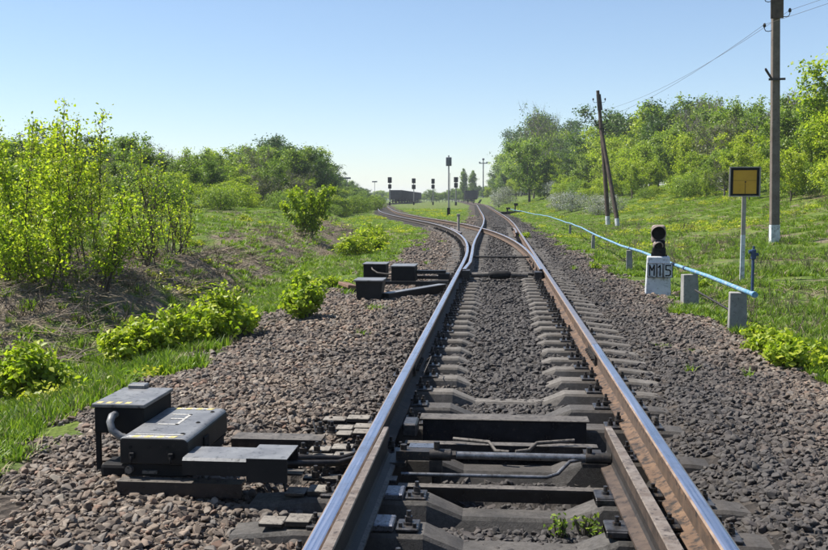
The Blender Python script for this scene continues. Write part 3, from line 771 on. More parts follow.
# cover over the operating rods
mb = MB(); mb.prism([(4.78, 0.115), (5.03, 0.115), (5.03, 0.19), (5.015, 0.203), (4.795, 0.203), (4.78, 0.19)], 'x', -1.698, -1.30); o = SWB(mb, 'rod_cover', [M['black'], M['dust_sheen_black']])
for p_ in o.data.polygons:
    if abs(p_.normal.z) > 0.5: p_.material_index = 1  # top painted lighter for dust and sun sheen, sides stay black
mb = MB()
for (a, b_, c_, d_) in ((4.765, 4.778, 0.09, 0.213), (5.032, 5.045, 0.09, 0.213)): mb.box(-1.36, -1.15, a, b_, c_, d_)
mb.box(-1.36, -1.15, 4.7785, 5.0315, 0.204, 0.213); o = SWB(mb, 'cover_hood', [M['black'], M['dust_sheen_black']])
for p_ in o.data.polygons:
    if abs(p_.normal.z) > 0.5: p_.material_index = 1  # hood top likewise lightened with dust and painted sheen
for yy, zz in ((4.86, 0.13), (4.95, 0.14)):
    mb = MB(); mb.tube([(-1.30, yy, zz), (-0.95, yy+0.15, 0.10), (-0.84, 5.26 + (yy-4.86), 0.075)], 0.018, 8); SWB(mb, 'drive_rod', M['iron'])
# tie plates bolted beside the left rail
for k, (ya, xl, xr_) in enumerate(((5.38, -1.18, -0.92), (5.95, -1.12, -0.92), (6.10, -1.15, -0.92), (4.26, -1.20, -0.96), (4.72, -1.18, -0.96), (5.56, -1.22, -0.96), (6.34, -1.28, -0.96))):
    mb = MB(); mb.bevbox(xl, (xl+xr_)/2-0.004, ya, ya+0.11, 0.0, 0.020, 0.004, seg=1); mb.bevbox((xl+xr_)/2+0.004, xr_, ya+0.012, ya+0.125, 0.0, 0.030, 0.004, seg=1); SWB(mb, 'tie_plate', M['bar'])
def bigbolt(x, y, z, s=1.0):
    mb = MB(); mb.cyl((x, y, z), 0.032*s, 0.008, 12); mb.cyl((x, y, z+0.008), 0.024*s, 0.032*s, 6); mb.cyl((x, y, z+0.04*s), 0.012*s, 0.03*s, 8); SWB(mb, 'mounting_bolt', M['iron'])
for (x, y, z, s) in ((-1.30, 4.80, 0.06, 1.2), (-1.22, 5.40, 0.035, 1), (-1.15, 5.46, 0.035, .9), (-1.05, 4.90, 0.045, 1.0), (-1.01, 4.97, 0.045, 0.8), (-1.2, 5.84, 0.055, 1), (-1.13, 5.86, 0.055, 1), (-1.16, 5.93, 0.055, .8), (-0.95, 5.15, 0.05, 1)):
    bigbolt(x, y, z, s)
mb = MB(); mb.tube([(-1.36, 5.36, 0.052), (-1.16, 4.66, 0.050)], 0.007, 6); mb.tube([(-1.30, 6.12, 0.06), (-1.22, 5.80, 0.06)], 0.007, 6); SWB(mb, 'locking_wire', M['black_soft'])
# rods between the rails
mb = MB(); mb.tube([(-0.36, 5.28, 0.085), (0.43, 5.28, 0.085)], 0.021, 14); SWB(mb, 'throw_rod', M['rod'])
mb = MB(); mb.cyl((-0.47, 5.28, 0.085), 0.033, 0.12, 14, axis='x'); mb.cyl((-0.35, 5.28, 0.085), 0.028, 0.03, 6, axis='x'); mb.box(-0.47, -0.40, 5.245, 5.315, -0.02, 0.06); mb.cyl((-0.43, 5.28, 0.11), 0.018, 0.05, 6); mb.cyl((-0.43, 5.28, -0.10), 0.028, 0.16, 10)
SWB(mb, 'clevis', M['iron'])
mb = MB(); mb.box(-0.66, -0.46, 5.26, 5.34, 0.055, 0.105); mb.box(-0.64, -0.5, 5.36, 5.44, 0.07, 0.09); mb.cyl((-0.62, 5.30, 0.105), 0.02, 0.03, 6); mb.box(-0.70, -0.60, 5.20, 5.40, 0.03, 0.055); SWB(mb, 'tongue_bracket', M['iron'])
mb = MB(); mb.box(-0.60, -0.43, 5.40, 5.50, 0.078, 0.092); SWB(mb, 'bracket_plate', M['slide'])
mb = MB(); mb.cyl((0.40, 5.28, 0.085), 0.032, 0.14, 14, axis='x'); mb.box(0.38, 0.52, 5.24, 5.32, 0.04, 0.062); mb.box(0.40, 0.50, 5.35, 5.45, 0.07, 0.09); mb.cyl((0.42, 5.28, 0.115), 0.016, 0.03, 6); SWB(mb, 'tongue_bracket', M['iron'])
mb = MB(); mb.tube([(-0.62, 5.16, 0.005), (0.18, 5.16, 0.005), (0.24, 5.18, 0.02), (0.31, 5.25, 0.07), (0.36, 5.27, 0.075)], 0.011, 8); SWB(mb, 'detector_rod', M['rod'])
mb = MB(); mb.box(-0.62, 0.48, 5.00, 5.012, -0.09, 0.0); mb.box(-0.62, 0.48, 4.945, 4.9995, -0.012, 0.0); SWB(mb, 'cross_angle', M['bar'])
mb = MB(); mb.box(-0.66, 0.52, 5.76, 5.772, -0.06, 0.02); mb.box(-0.66, 0.52, 5.7725, 5.84, 0.008, 0.02); SWB(mb, 'cross_angle', M['bar'])
mb = MB(); mb.tube([(0.02, 5.66, 0.01), (0.10, 5.68, 0.015), (0.15, 5.74, 0.045), (0.38, 5.80, 0.05)], 0.012, 8); mb.tube([(-0.02, 5.64, 0.012), (-0.10, 5.66, 0.012), (-0.14, 5.72, 0.05), (-0.36, 5.78, 0.05)], 0.012, 8); SWB(mb, 'detector_rod', M['bar'])

for o_ in list(sw.children):
    n_ = o_.name.split('.')[0]
    if n_ in ('cross_angle', 'mounting_angle', 'tie_strap'): shade_sides(o_, M['bar'], M['oil'])  # upright faces blackened to stand for their shade
    if n_ == 'tie_plate': shade_sides(o_, M['bar_pale'], M['iron'])  # pale tops; shade painted into the sides with the darker iron
# painted dashes and the figure on the lid (flat paint lying on it)
mb = MB(); zt = 0.2768
for (yy, flip) in ((Y0+0.012, 0), (Y1-0.05, 1)):
    for k in range(8):
        xa = X0+0.025+k*0.033; xb = xa+0.033
        mb.add([(xa, yy, zt), (xb, yy, zt), (xb+0.012, yy+0.038, zt), (xa+0.012, yy+0.038, zt)], [(0, 1, 2, 3)], 0 if k % 2 else 1)
SWB(mb, 'hazard_dashes', [M['yellow'], M['white']])
def strokes(mb, segs, wd, z):
    for (a, b_) in segs:
        a = Vector((*a, z)); b2 = Vector((*b_, z)); d = (b2-a).normalized(); nn = Vector((-d.y, d.x, 0))*wd/2
        mb.add([a-d*wd/2-nn, b2+d*wd/2-nn, b2+d*wd/2+nn, a-d*wd/2+nn], [(0, 1, 2, 3)])
cx, cy = -1.915, 5.36
mb = MB(); strokes(mb, [((cx-0.05, cy+0.12), (cx+0.05, cy+0.12)), ((cx+0.05, cy+0.12), (cx+0.05, cy-0.12)), ((cx+0.05, cy-0.12), (cx-0.05, cy-0.12))], 0.018, zt)
strokes(mb, [((cx-0.02, cy+0.01), (cx+0.05, cy+0.01))], 0.018, zt+0.0006)
mb.add([(X0+0.06, 5.0, zt), (X1-0.05, 5.0, zt), (X1-0.05, 5.015, zt), (X0+0.06, 5.015, zt)], [(0, 1, 2, 3)])
SWB(mb, 'painted_figure', M['white'])

for o_ in list(sw.children):
    n_ = o_.name.split('.')[0]; cx_ = sum(v.co.x for v in o_.data.vertices)/len(o_.data.vertices)
    if cx_ < -1.66: o_.location.y -= 0.155
    elif n_ in ('rod_cover', 'cover_hood', 'mounting_angle'): o_.location.y -= 0.11
# junction box standing behind on legs
jb = empty('junction_box', (-2.2, 5.5, 0)); tag(jb, 'black cable box on thin legs behind the large switch machine, with a curved hose', 'junction box')
def part_of(mb, name, mat, root, label=None):
    o = mb.build(name, mat); world_child(o, root)
    if label: o['label'] = label
    return o
mb = MB(); mb.bevbox(-2.36, -2.07, 5.30, 5.76, 0.205, 0.352, 0.008); part_of(mb, 'case', M['black_soft'], jb)
mb = MB(); mb.bevbox(-2.37, -2.06, 5.29, 5.77, 0.353, 0.375, 0.006); mb.bevbox(-2.33, -2.22, 5.72, 5.80, 0.372, 0.40, 0.006, seg=1); part_of(mb, 'lid', M['dust_sheen_black'], jb)
mb = MB(); zt2 = 0.3762
for k in range(4): xa = -2.35+k*0.055; mb.add([(xa, 5.305, zt2), (xa+0.03, 5.305, zt2), (xa+0.033, 5.35, zt2), (xa+0.003, 5.35, zt2)], [(0, 1, 2, 3)])
part_of(mb, 'hazard_dashes', M['yellow'], jb)
for (x, y) in ((-2.345, 5.32), (-2.085, 5.32), (-2.345, 5.74), (-2.085, 5.74)):
    mb = MB(); mb.box(x-0.012, x+0.012, y-0.012, y+0.012, -0.08, 0.2045); part_of(mb, 'leg', M['black_soft'], jb)
mb = MB(); mb.bevbox(-2.30, -2.14, 5.22, 5.40, -0.03, 0.05, 0.02); part_of(mb, 'foot_block', M['black_soft'], jb)
mb = MB(); mb.tube([(-2.235, 5.31, 0.315), (-2.235, 5.25, 0.315), (-2.232, 5.215, 0.29), (-2.215, 5.20, 0.25), (-2.17, 5.20, 0.215), (-2.11, 5.21, 0.195), (-2.05, 5.22, 0.19)], 0.021, 12)
part_of(mb, 'hose', M['dust_sheen_black'], jb)

jb.location.y -= 0.17
# ------------------------------------------------------------------ far switch: boxes, beam, throw bars
fs_ = empty('switch_machine', (-1.75, 17.2, 0)); tag(fs_, 'small distant black switch machine with an arm reaching the left rail of the far switch', 'switch machine')
mb = MB(); mb.bevbox(-1.98, -1.56, 16.9, 17.5, 0.02, 0.30, 0.012); part_of(mb, 'case', M['black_soft'], fs_)
mb = MB(); mb.bevbox(-1.99, -1.55, 16.88, 17.52, 0.301, 0.322, 0.006); part_of(mb, 'lid', M['dust_sheen_black'], fs_)
mb = MB(); mb.box(-2.35, -0.95, 16.72, 16.80, 0.0, 0.06); part_of(mb, 'mounting_angle', M['black'], fs_)
mb = MB(); mb.box(-1.545, -1.02, 17.15, 17.35, 0.16, 0.22); mb.box(-1.15, -0.95, 17.1, 17.4, 0.06, 0.17); part_of(mb, 'rod_cover', M['black'], fs_)
mb = MB(); mb.box(-1.7, -0.95, 17.7, 17.76, 0.02, 0.08); part_of(mb, 'mounting_angle', M['black'], fs_)
for yy, zz, rr in ((17.9, 0.11, 0.03), (23.4, 0.09, 0.025)):
    mb = MB(); mb.tube([(-0.70, yy, zz), (0.72, yy, zz)], rr, 10); part_of(mb, 'throw_rod', M['iron'], fs_)
mb = MB(); mb.tube([(-0.24, 17.8, 0.10), (-0.20, 17.8, 0.10), (-0.12, 17.8, 0.10), (0.06, 17.8, 0.10), (0.12, 17.8, 0.10), (0.16, 17.8, 0.10)], [0.05, 0.075, 0.08, 0.08, 0.07, 0.05], 14); part_of(mb, 'gear_casing', M['black_soft'], fs_)
mb = MB(); mb.tube([(-0.58, 17.82, 0.09), (-0.25, 17.82, 0.10)], [0.045, 0.055], 12); mb.tube([(0.17, 17.82, 0.10), (0.48, 17.82, 0.09)], [0.055, 0.045], 12); part_of(mb, 'sleeve', M['bar'], fs_)
mb = MB(); mb.box(-0.74, -0.6, 17.7, 18.1, 0.03, 0.18); mb.box(0.6, 0.74, 17.7, 18.1, 0.03, 0.16); part_of(mb, 'tongue_bracket', M['iron'], fs_)

jb2 = empty('junction_box', (-2.3, 18, 0)); tag(jb2, 'dark cable box with a pale curved hose, left of the distant switch machine', 'junction box')
mb = MB(); mb.bevbox(-2.58, -2.16, 17.6, 18.1, 0.02, 0.29, 0.01); part_of(mb, 'case', M['black_soft'], jb2)
mb = MB(); mb.bevbox(-2.60, -2.14, 17.58, 18.12, 0.291, 0.31, 0.006); part_of(mb, 'lid', M['dust_sheen_black'], jb2)
mb = MB(); mb.tube([(-2.42, 17.60, 0.24), (-2.40, 17.52, 0.21), (-2.30, 17.45, 0.15), (-2.12, 17.42, 0.13), (-1.97, 17.42, 0.14)], 0.016, 8); part_of(mb, 'hose', M['bar'], jb2)
for (x, y) in ((-2.55, 17.63), (-2.19, 17.63), (-2.55, 18.07), (-2.19, 18.07)):
    mb = MB(); mb.box(x-0.012, x+0.012, y-0.012, y+0.012, -0.1, 0.0195); part_of(mb, 'leg', M['black_soft'], jb2)

jb3 = empty('trackside_box', (-1.95, 13.9, 0)); tag(jb3, 'square black trackside box on short legs, nearest of the small distant boxes', 'trackside box')
mb = MB(); mb.prism([(-2.14, 0.03), (-1.80, 0.03), (-1.76, 0.31), (-2.16, 0.31)], 'y', 13.8, 14.2); part_of(mb, 'case', M['black'], jb3)
mb = MB(); mb.bevbox(-2.19, -1.75, 13.76, 14.24, 0.311, 0.335, 0.008, M=None); part_of(mb, 'lid', M['dust_sheen_black'], jb3)
for (x, y) in ((-2.11, 13.83), (-1.83, 13.83), (-2.11, 14.17), (-1.83, 14.17)):
    mb = MB(); mb.box(x-0.015, x+0.015, y-0.015, y+0.015, -0.12, 0.0295); part_of(mb, 'leg', M['black_soft'], jb3)
rp = empty('cable_trunking', (-1.4, 14.6, 0)); tag(rp, 'dark sloping cable trough running from the square trackside box to the far sleepers', 'cable trunking')
A = Vector((-1.74, 13.95, 0.02)); B = Vector((-0.98, 15.55, 0.0)); dv = (B-A); L_ = dv.length; Mx = Matrix.Translation(A) @ Matrix.Rotation(math.atan2(dv.y, dv.x), 4, 'Z')
mb = MB(); mb.box(0, L_, -0.06, 0.06, -0.03, 0.095, M=Mx); part_of(mb, 'trough', M['black'], rp)
mb = MB(); mb.box(0, L_, -0.07, 0.07, 0.0955, 0.108, M=Mx); part_of(mb, 'cover_strip', M['dust_sheen_black'], rp)

mb = MB(); Mx = Matrix.Translation((-2.62, 16.0, 0.02)) @ Matrix.Rotation(0.4, 4, 'Z') @ Matrix.Rotation(0.12, 4, 'Y'); mb.bevbox(-0.09, 0.09, -0.35, 0.35, 0.0, 0.06, 0.008, M=Mx, seg=1)
tag(mb.build('old_board', M['plank']), 'short rust brown board lying on the gravel left of the distant boxes', 'board')

# ------------------------------------------------------------------ dwarf signal with its three plates
ds = empty('dwarf_signal', (2.48, 15.55, 0)); ds.rotation_euler = (0, 0, 0); tag(ds, 'short black hooded signal on a whitewashed concrete block marked M15', 'railway signal')
sx, sy = 2.48, 15.55
Mb = Matrix.Translation((sx, sy, 0)) @ Matrix.Rotation(R(-7), 4, 'Z')
mb = MB()
vsb = []
for z, a, b_ in ((-0.15, 0.205, 0.17), (0.60, 0.175, 0.14)):
    vsb += [Mb @ Vector(p) for p in ((-a, -b_, z), (a, -b_, z), (a, b_, z), (-a, b_, z))]
mb.add(vsb, [(0, 3, 2, 1), (4, 5, 6, 7), (0, 1, 5, 4), (1, 2, 6, 5), (2, 3, 7, 6), (3, 0, 4, 7)])
o = part_of(mb, 'pedestal', M['lime'], ds); bv = o.modifiers.new('b', 'BEVEL'); bv.width = 0.018; bv.segments = 3
GL = {'M': [((0.02, 0.0), (0.02, 0.16)), ((0.02, 0.16), (0.055, 0.08)), ((0.055, 0.08), (0.09, 0.16)), ((0.09, 0.16), (0.09, 0.0))],
      '1': [((0.055, 0.0), (0.055, 0.16)), ((0.055, 0.16), (0.03, 0.13))],
      '5': [((0.09, 0.16), (0.02, 0.16)), ((0.02, 0.16), (0.02, 0.09)), ((0.02, 0.09), (0.07, 0.09)), ((0.07, 0.09), (0.09, 0.07)), ((0.09, 0.07), (0.09, 0.02)), ((0.09, 0.02), (0.07, 0.0)), ((0.07, 0.0), (0.02, 0.0))]}
x = -0.175
for ch, wd in (('M', 0.15), ('1', 0.10), ('5', 0.15)):
    mb = MB(); mb.box(x, x+wd-0.006, -0.197, -0.187, 0.27, 0.50, M=Mb)
    pl = part_of(mb, 'number_plate', M['lime'], ds)
    mb = MB()
    for (a0, a1, b0, b1) in ((x, x+0.010, 0.27, 0.50), (x+wd-0.016, x+wd-0.006, 0.27, 0.50), (x+0.010, x+wd-0.016, 0.27, 0.278), (x+0.010, x+wd-0.016, 0.492, 0.50)):
        mb.box(a0, a1, -0.200, -0.1975, b0, b1, M=Mb)
    for (a, b_) in GL[ch]:
        ox = x + (wd-0.11)/2 - 0.003; a = Vector((a[0]+ox, 0, a[1]+0.305)); b2 = Vector((b_[0]+ox, 0, b_[1]+0.305)); d = (b2-a).normalized(); nn = Vector((-d.z, 0, d.x))*0.0095
        q = [a-d*0.008-nn, b2+d*0.008-nn, b2+d*0.008+nn, a-d*0.008+nn]
        mb.add([Mb @ Vector((p.x, -0.2025, p.z)) for p in q] + [Mb @ Vector((p.x, -0.198, p.z)) for p in q], [(0, 1, 2, 3), (7, 6, 5, 4), (0, 4, 5, 1), (1, 5, 6, 2), (2, 6, 7, 3), (3, 7, 4, 0)])
    lt = mb.build('lettering', M['black_soft']); lt.parent = ds; lt.matrix_parent_inverse = Matrix.Translation(-ds.location)
    x += wd
mb = MB(); mb.cyl(Mb @ Vector((-0.10, -0.05, 0.60)), 0.018, 0.06, 8); mb.cyl(Mb @ Vector((0.12, -0.05, 0.60)), 0.014, 0.03, 8)
mb.bevbox(-0.10, 0.11, -0.07, 0.07, 0.60, 0.74, 0.02, M=Mb); mb.bevbox(-0.055, 0.10, -0.06, 0.06, 0.72, 0.86, 0.03, M=Mb); part_of(mb, 'bracket', M['black_soft'], ds)
mb = MB(); mb.bevbox(-0.115, 0.105, -0.02, 0.11, 0.80, 1.10, 0.05, M=Mb, seg=4); part_of(mb, 'signal_case', M['hoodgrey'], ds)
def hood(cx, cz, r, ln, sweep_deg, tilt=0.0, yaw=0.0):
    mb = MB(); n = 22; a0 = math.pi/2 - R(sweep_deg)/2; vs = []
    Mh = Mb @ Matrix.Translation((cx, -0.02, cz)) @ Matrix.Rotation(yaw, 4, 'Z')
    for rr in (r, r-0.010):
        for yy, dz in ((0.0, 0.0), (-ln, -tilt)):
            for k in range(n+1):
                a = a0 + R(sweep_deg)*k/n
                f = 1.0
                y_ = yy
                vs.append(Mh @ Vector((rr*math.cos(a), y_*(0.55+0.45*max(0, math.sin(a))), rr*math.sin(a)+dz)))
    m = n+1; fs = []
    for k in range(n):
        fs += [(k, k+1, m+k+1, m+k), (2*m+k, 3*m+k, 3*m+k+1, 2*m+k+1), (m+k, m+k+1, 3*m+k+1, 3*m+k)]
    mb.add(vs, fs, 0, True); part_of(mb, 'hood', M['hoodgrey'], ds)
    mb = MB(); c = Mh @ Vector((0, -0.004, 0)); c2 = Mh @ Vector((0, -0.014, 0)); mb.tube([c, c2], r-0.012, 20); part_of(mb, 'lens', M['black_soft'], ds)
hood(-0.005, 0.965, 0.118, 0.16, 250)
hood(-0.02, 0.775, 0.075, 0.14, 200, 0.02, R(12))

# ------------------------------------------------------------------ blue pipe on concrete posts
bp = empty('blue_pipe', (2.78, 11, 0.46)); tag(bp, 'long light blue pipe carried on low concrete posts beside the gravel', 'pipe')
pts = [(2.76, 10.88, 0.455)] + [(2.72 + float(c_off(v))*0.9 + 0.25*float(sstep(20, 45, v)) - 1.0*float(sstep(45, 90, v)), v, 0.46 - 0.012*math.sin(v*0.9) - 0.02*math.sin(v*0.31)) for v in list(np.arange(13, 100, 3.0))]
mb = MB(); mb.tube([(float(a), float(b), float(c)) for a, b, c in pts], 0.026, 12); part_of(mb, 'pipe', M['blue'], bp)
mb = MB(); mb.tube([(2.765, 10.85, 0.455), (2.763, 10.93, 0.455)], 0.034, 14); part_of(mb, 'end_cap', M['blue'], bp)
for v in (14.6, 20.6, 26.6):
    xx = float(np.interp(v, [p[1] for p in pts], [float(p[0]) for p in pts])); zz = float(np.interp(v, [p[1] for p in pts], [float(p[2]) for p in pts]))
    mb = MB(); mb.tube([(xx, v-0.05, zz), (xx, v+0.05, zz)], 0.033, 12); part_of(mb, 'collar', M['darkblue'], bp)
vv = empty('valve_stand', (2.79, 11.04, 0.5)); tag(vv, 'dark blue valve riser with knobbly head at the near end of the blue pipe', 'valve')
mb = MB(); mb.tube([(2.775, 11.01, 0.44), (2.775, 11.01, 0.90)], 0.017, 10); part_of(mb, 'riser', M['darkblue'], vv)
mb = MB(); mb.bevbox(2.750, 2.805, 10.985, 11.035, 0.84, 0.955, 0.012); mb.cyl((2.725, 11.01, 0.925), 0.022, 0.04, 8, axis='x'); mb.cyl((2.79, 11.01, 0.895), 0.018, 0.04, 8, axis='x'); mb.tube([(2.777, 11.01, 0.95), (2.780, 11.01, 0.99)], 0.014, 8); part_of(mb, 'valve_head', M['darkblue'], vv)
PG = 'low concrete posts under the blue pipe'
post_labels = ['grey concrete post under the near end of the blue pipe', 'grey concrete post behind the pipe between the M15 block and the pipe end', 'low grey post under the blue pipe just left of the M15 signal']
for i, (v, w_) in enumerate(((11.45, 0.20), (14.1, 0.22), (20.5, 0.13), (29, 0.10), (40, 0.10))):
    x = float(np.interp(v, [p[1] for p in pts], [float(p[0]) for p in pts])); 
    mb = MB(); g = gh(x, v)
    vs = []
    for z, a in ((-0.2, w_/2+0.008), (0.425-g, w_/2-0.006)): vs += [(-a, -a*0.8, z), (a, -a*0.8, z), (a, a*0.8, z), (-a, a*0.8, z)]
    mb.add(vs, [(0, 3, 2, 1), (4, 5, 6, 7), (0, 1, 5, 4), (1, 2, 6, 5), (2, 3, 7, 6), (3, 0, 4, 7)])
    o = mb.build('concrete_post', M['concrete']); o.location = (x-0.02, v, g); o.rotation_euler = (R(random.uniform(-1.5, 1.5)), R(random.uniform(-1.5, 1.5)), R(random.uniform(-8, 8)))
    bv = o.modifiers.new('b', 'BEVEL'); bv.width = 0.008; bv.segments = 2
    tag(o, post_labels[i] if i < 3 else 'distant low post under the far stretch of the blue pipe', 'post', PG)
mb = MB(); mb.tube([(2.55, 13.0, 0.30), (2.84, 11.7, 0.10)], 0.014, 6); tag(mb.build('iron_rod', M['iron']), 'thin dark iron rod slanting down between two concrete pipe posts', 'rod')

# ------------------------------------------------------------------ amber sign
sg = empty('trackside_sign', (4.42, 18.05, 0)); tag(sg, 'square amber sign with a dark border on a weathered post', 'sign')
Ms = Matrix.Translation((4.42, 18.05, 0)) @ Matrix.Rotation(R(-6), 4, 'Z'); g0 = gh(4.5, 18.05)
mb = MB(); mb.box(-0.036, 0.036, -0.03, 0.03, g0+0.45*1.9, 1.60, M=Ms); part_of(mb, 'post', M['signgrey'], sg)
mb = MB(); mb.box(-0.038, 0.038, -0.032, 0.032, g0-0.2, g0+0.45*1.9, M=Ms); part_of(mb, 'post_foot', M['lime'], sg)
mb = MB(); mb.box(-0.25, 0.25, -0.045, -0.031, 1.57, 2.08, M=Ms); part_of(mb, 'board', M['signyellow'], sg)
mb = MB()
for (a, b_, c_, d_) in ((-0.25, -0.205, 1.57, 2.08), (0.205, 0.25, 1.57, 2.08), (-0.205, 0.205, 2.035, 2.08), (-0.205, 0.205, 1.57, 1.605)): mb.box(a, b_, -0.051, -0.0455, c_, d_, M=Ms)
part_of(mb, 'border', M['black_soft'], sg)
mb = MB()
for (a, b_, c_, d_) in ((-0.275, -0.251, 1.55, 2.10), (0.251, 0.275, 1.55, 2.10), (-0.251, 0.251, 2.081, 2.10), (-0.251, 0.251, 1.55, 1.569)): mb.box(a, b_, -0.056, -0.02, c_, d_, M=Ms)
part_of(mb, 'frame', M['signgrey'], sg)
mb = MB(); mb.cyl(Ms @ Vector((0.01, -0.052, 1.82)), 0.014, 0.006, 10, axis='y'); mb.box(0.006, 0.014, -0.047, -0.0456, 1.606, 1.80, M=Ms); mb.box(-0.204, 0.204, -0.0475, -0.0456, 1.846, 1.850, M=Ms); part_of(mb, 'bolt', M['black_soft'], sg)

# ------------------------------------------------------------------ line poles and wires
g1 = gh(7.72, 27.75)
pr_ = empty('utility_pole', (7.72, 27.75, g1)); tag(pr_, 'tall square concrete pole with a whitewashed foot and curved insulator hooks, behind the amber sign', 'utility pole')
def taper(mb, x, y, z0, z1, a0, a1, mi=0):
    vs = []
    for z, a in ((z0, a0), (z1, a1)): vs += [(x-a, y-a, z), (x+a, y-a, z), (x+a, y+a, z), (x-a, y+a, z)]
    mb.add(vs, [(0, 3, 2, 1), (4, 5, 6, 7), (0, 1, 5, 4), (1, 2, 6, 5), (2, 3, 7, 6), (3, 0, 4, 7)], mi)
mb = MB(); taper(mb, 7.72, 27.75, g1+0.55, g1+8.4, 0.118, 0.095); o = part_of(mb, 'shaft', M['pole'], pr_); bv = o.modifiers.new('b', 'BEVEL'); bv.width = 0.02; bv.segments = 2
mb = MB(); taper(mb, 7.72, 27.75, g1-0.4, g1+0.5495, 0.124, 0.1195); o = part_of(mb, 'painted_foot', M['lime'], pr_)
mb = MB(); mb.box(7.55, 7.89, 27.59, 27.64, g1+6.25, g1+8.3); part_of(mb, 'crossarm_board', M['wood'], pr_)
def hook(x, y, z, s, root):
    mb = MB(); mb.tube([(x, y, z), (x+s*0.10, y, z-0.02), (x+s*0.17, y, z+0.0), (x+s*0.20, y, z+0.06), (x+s*0.20, y, z+0.13)], 0.011, 6); h = part_of(mb, 'hook', M['iron'], root)
    mb = MB(); mb.tube([(x+s*0.20, y, z+0.10), (x+s*0.20, y, z+0.14), (x+s*0.20, y, z+0.19), (x+s*0.20, y, z+0.21)], [0.03, 0.045, 0.032, 0.02], 10); i_ = part_of(mb, 'insulator', M['black'], root)
for z, s in ((5.92, -1), (6.72, -1), (7.3, -1), (6.30, 1), (6.98, 1), (7.6, 1)): hook(7.72+s*0.14, 27.60, g1+z, s, pr_)
mb = MB(); mb.tube([(7.58, 27.59, g1+4.60), (7.42, 27.59, g1+4.86), (7.41, 27.59, g1+4.90)], [0.03, 0.035, 0.02], 8); mb.box(7.50, 7.95, 27.58, 27.616, g1+4.56, g1+4.62); part_of(mb, 'bracket', M['iron'], pr_)

pr_.rotation_euler = (0, -R(1.4), 0)
lp_x, lp_y = 5.55, 50.0
g2 = gh(lp_x, lp_y)
pl_ = empty('utility_pole', (5.55, 50, g2)); tag(pl_, 'leaning dark wooden pole propped by a strut, feet painted white, left of the M15 signal', 'utility pole')
mb = MB(); mb.tube([(5.58, 50, g2+0.5), (5.35, 50, g2+3.5), (4.98, 50, g2+6.9)], [0.12, 0.11, 0.085], 10); part_of(mb, 'shaft', M['wood'], pl_)
mb = MB(); mb.tube([(5.62, 50, g2-0.3), (5.58, 50, g2+0.5)], [0.125, 0.122], 10); part_of(mb, 'painted_foot', M['lime'], pl_)
mb = MB(); mb.tube([(5.92, 48.9, g2+0.4), (5.18, 49.88, g2+4.9)], [0.12, 0.09], 10); part_of(mb, 'strut', M['wood'], pl_)
mb = MB(); mb.tube([(5.99, 48.8, g2-0.4), (5.92, 48.9, g2+0.4)], [0.125, 0.122], 10); part_of(mb, 'painted_foot', M['lime'], pl_)
for z, s in ((5.2, -1), (5.2, 1), (5.75, -1), (5.75, 1), (6.3, -1), (6.3, 1)): hook(5.16 - (z-5.2)*0.10 + s*0.10, 49.9, g2+z, s, pl_)
mb = MB(); mb.tube([(5.22, 49.95, g2+4.75), (5.2, 49.95, g2+5.0)], 0.13, 10); mb.tube([(5.11, 49.95, g2+5.9), (5.02, 49.95, g2+6.7)], [0.13, 0.115], 8); part_of(mb, 'band', M['iron'], pl_)
def wire(a, b, sag, label):
    a = Vector(a); b = Vector(b); mb = MB(); n = 14
    mb.tube([a.lerp(b, k/n) - Vector((0, 0, sag*4*(k/n)*(1-k/n))) for k in range(n+1)], 0.005, 4, caps=False)
    tag(mb.build('overhead_wire', M['bar']), label, 'wire', 'overhead wires between the poles')
for k, (s, z, zl) in enumerate(((-1, 6.08, 5.38), (1, 6.46, 5.93))):
    wire((7.56+s*0.34, 27.60, g1+z), (5.12+s*0.3, 49.9, g2+zl), 0.35, 'thin grey overhead wire strung between the concrete pole and the leaning pole')
    wire((7.56+s*0.34, 27.60, g1+z), (12.5+s*0.3, 2.0, g1+z+0.4), 0.3, 'thin grey overhead wire leaving the concrete pole out of the picture')

# ------------------------------------------------------------------ signals, masts and wagons far down the line
def mast_signal(x, y, H, heads, label, r=0.07, group='colour light signals far down the line'):
    g = gh(x, y); e = empty('mast_signal', (x, y, g)); tag(e, label, 'railway signal', group)
    mb = MB(); mb.tube([(0, 0, -0.3), (0, 0, H-0.2)], [r*1.2, r], 8); o = mb.build('mast', M['grey'], e)
    mb = MB(); mb.box(-r*2.4, r*2.4, -r*2.4, r*2.4, -0.3, 0.7); mb.build('mast_foot', M['black_soft'], e)
    z = H
    for (wd, hh, gap) in heads:
        mb = MB(); mb.bevbox(-wd/2, wd/2, -0.12, 0.14, z-hh, z, min(0.08, wd*0.2))
        for q in range(max(1, int(hh/0.45))):
            zc = z - (q+0.5)*hh/max(1, int(hh/0.45)); mb.tube([(0, -0.12, zc), (0, -0.36, zc-0.02)], [wd*0.28, wd*0.28], 10)
        mb.build('signal_head', M['black_soft'], e); z -= hh+gap
    mb = MB(); mb.tube([(0.12, 0.1, 0), (0.12, 0.1, H*0.75)], 0.02, 5); mb.build('ladder', M['grey'], e)
    return e
mast_signal(-4.35, 84, 5.0, [], 'tall slim mast carrying a dark rectangular head, nearest of the distant masts', 0.055, 'colour light signals far down the line')
e = [o for o in COL.objects if o.name.startswith('mast_signal')][0]
mb = MB(); mb.bevbox(-0.25, 0.25, -0.10, 0.10, 4.35, 5.12, 0.04)
for q in (4.52, 4.73, 4.94): mb.tube([(0, -0.10, q), (0, -0.25, q)], [0.09, 0.09], 10)
mb.box(-0.05, 0.05, -0.05, 0.05, 5.12, 5.28); mb.build('signal_head', M['grey'], e)
mast_signal(-8.7, 200, 5.9, [(0.9, 1.1, 0.1), (0.8, 1.0, 0.1)], 'distant dark two-headed signal mast close left of the lone end-on wagon', 0.09)
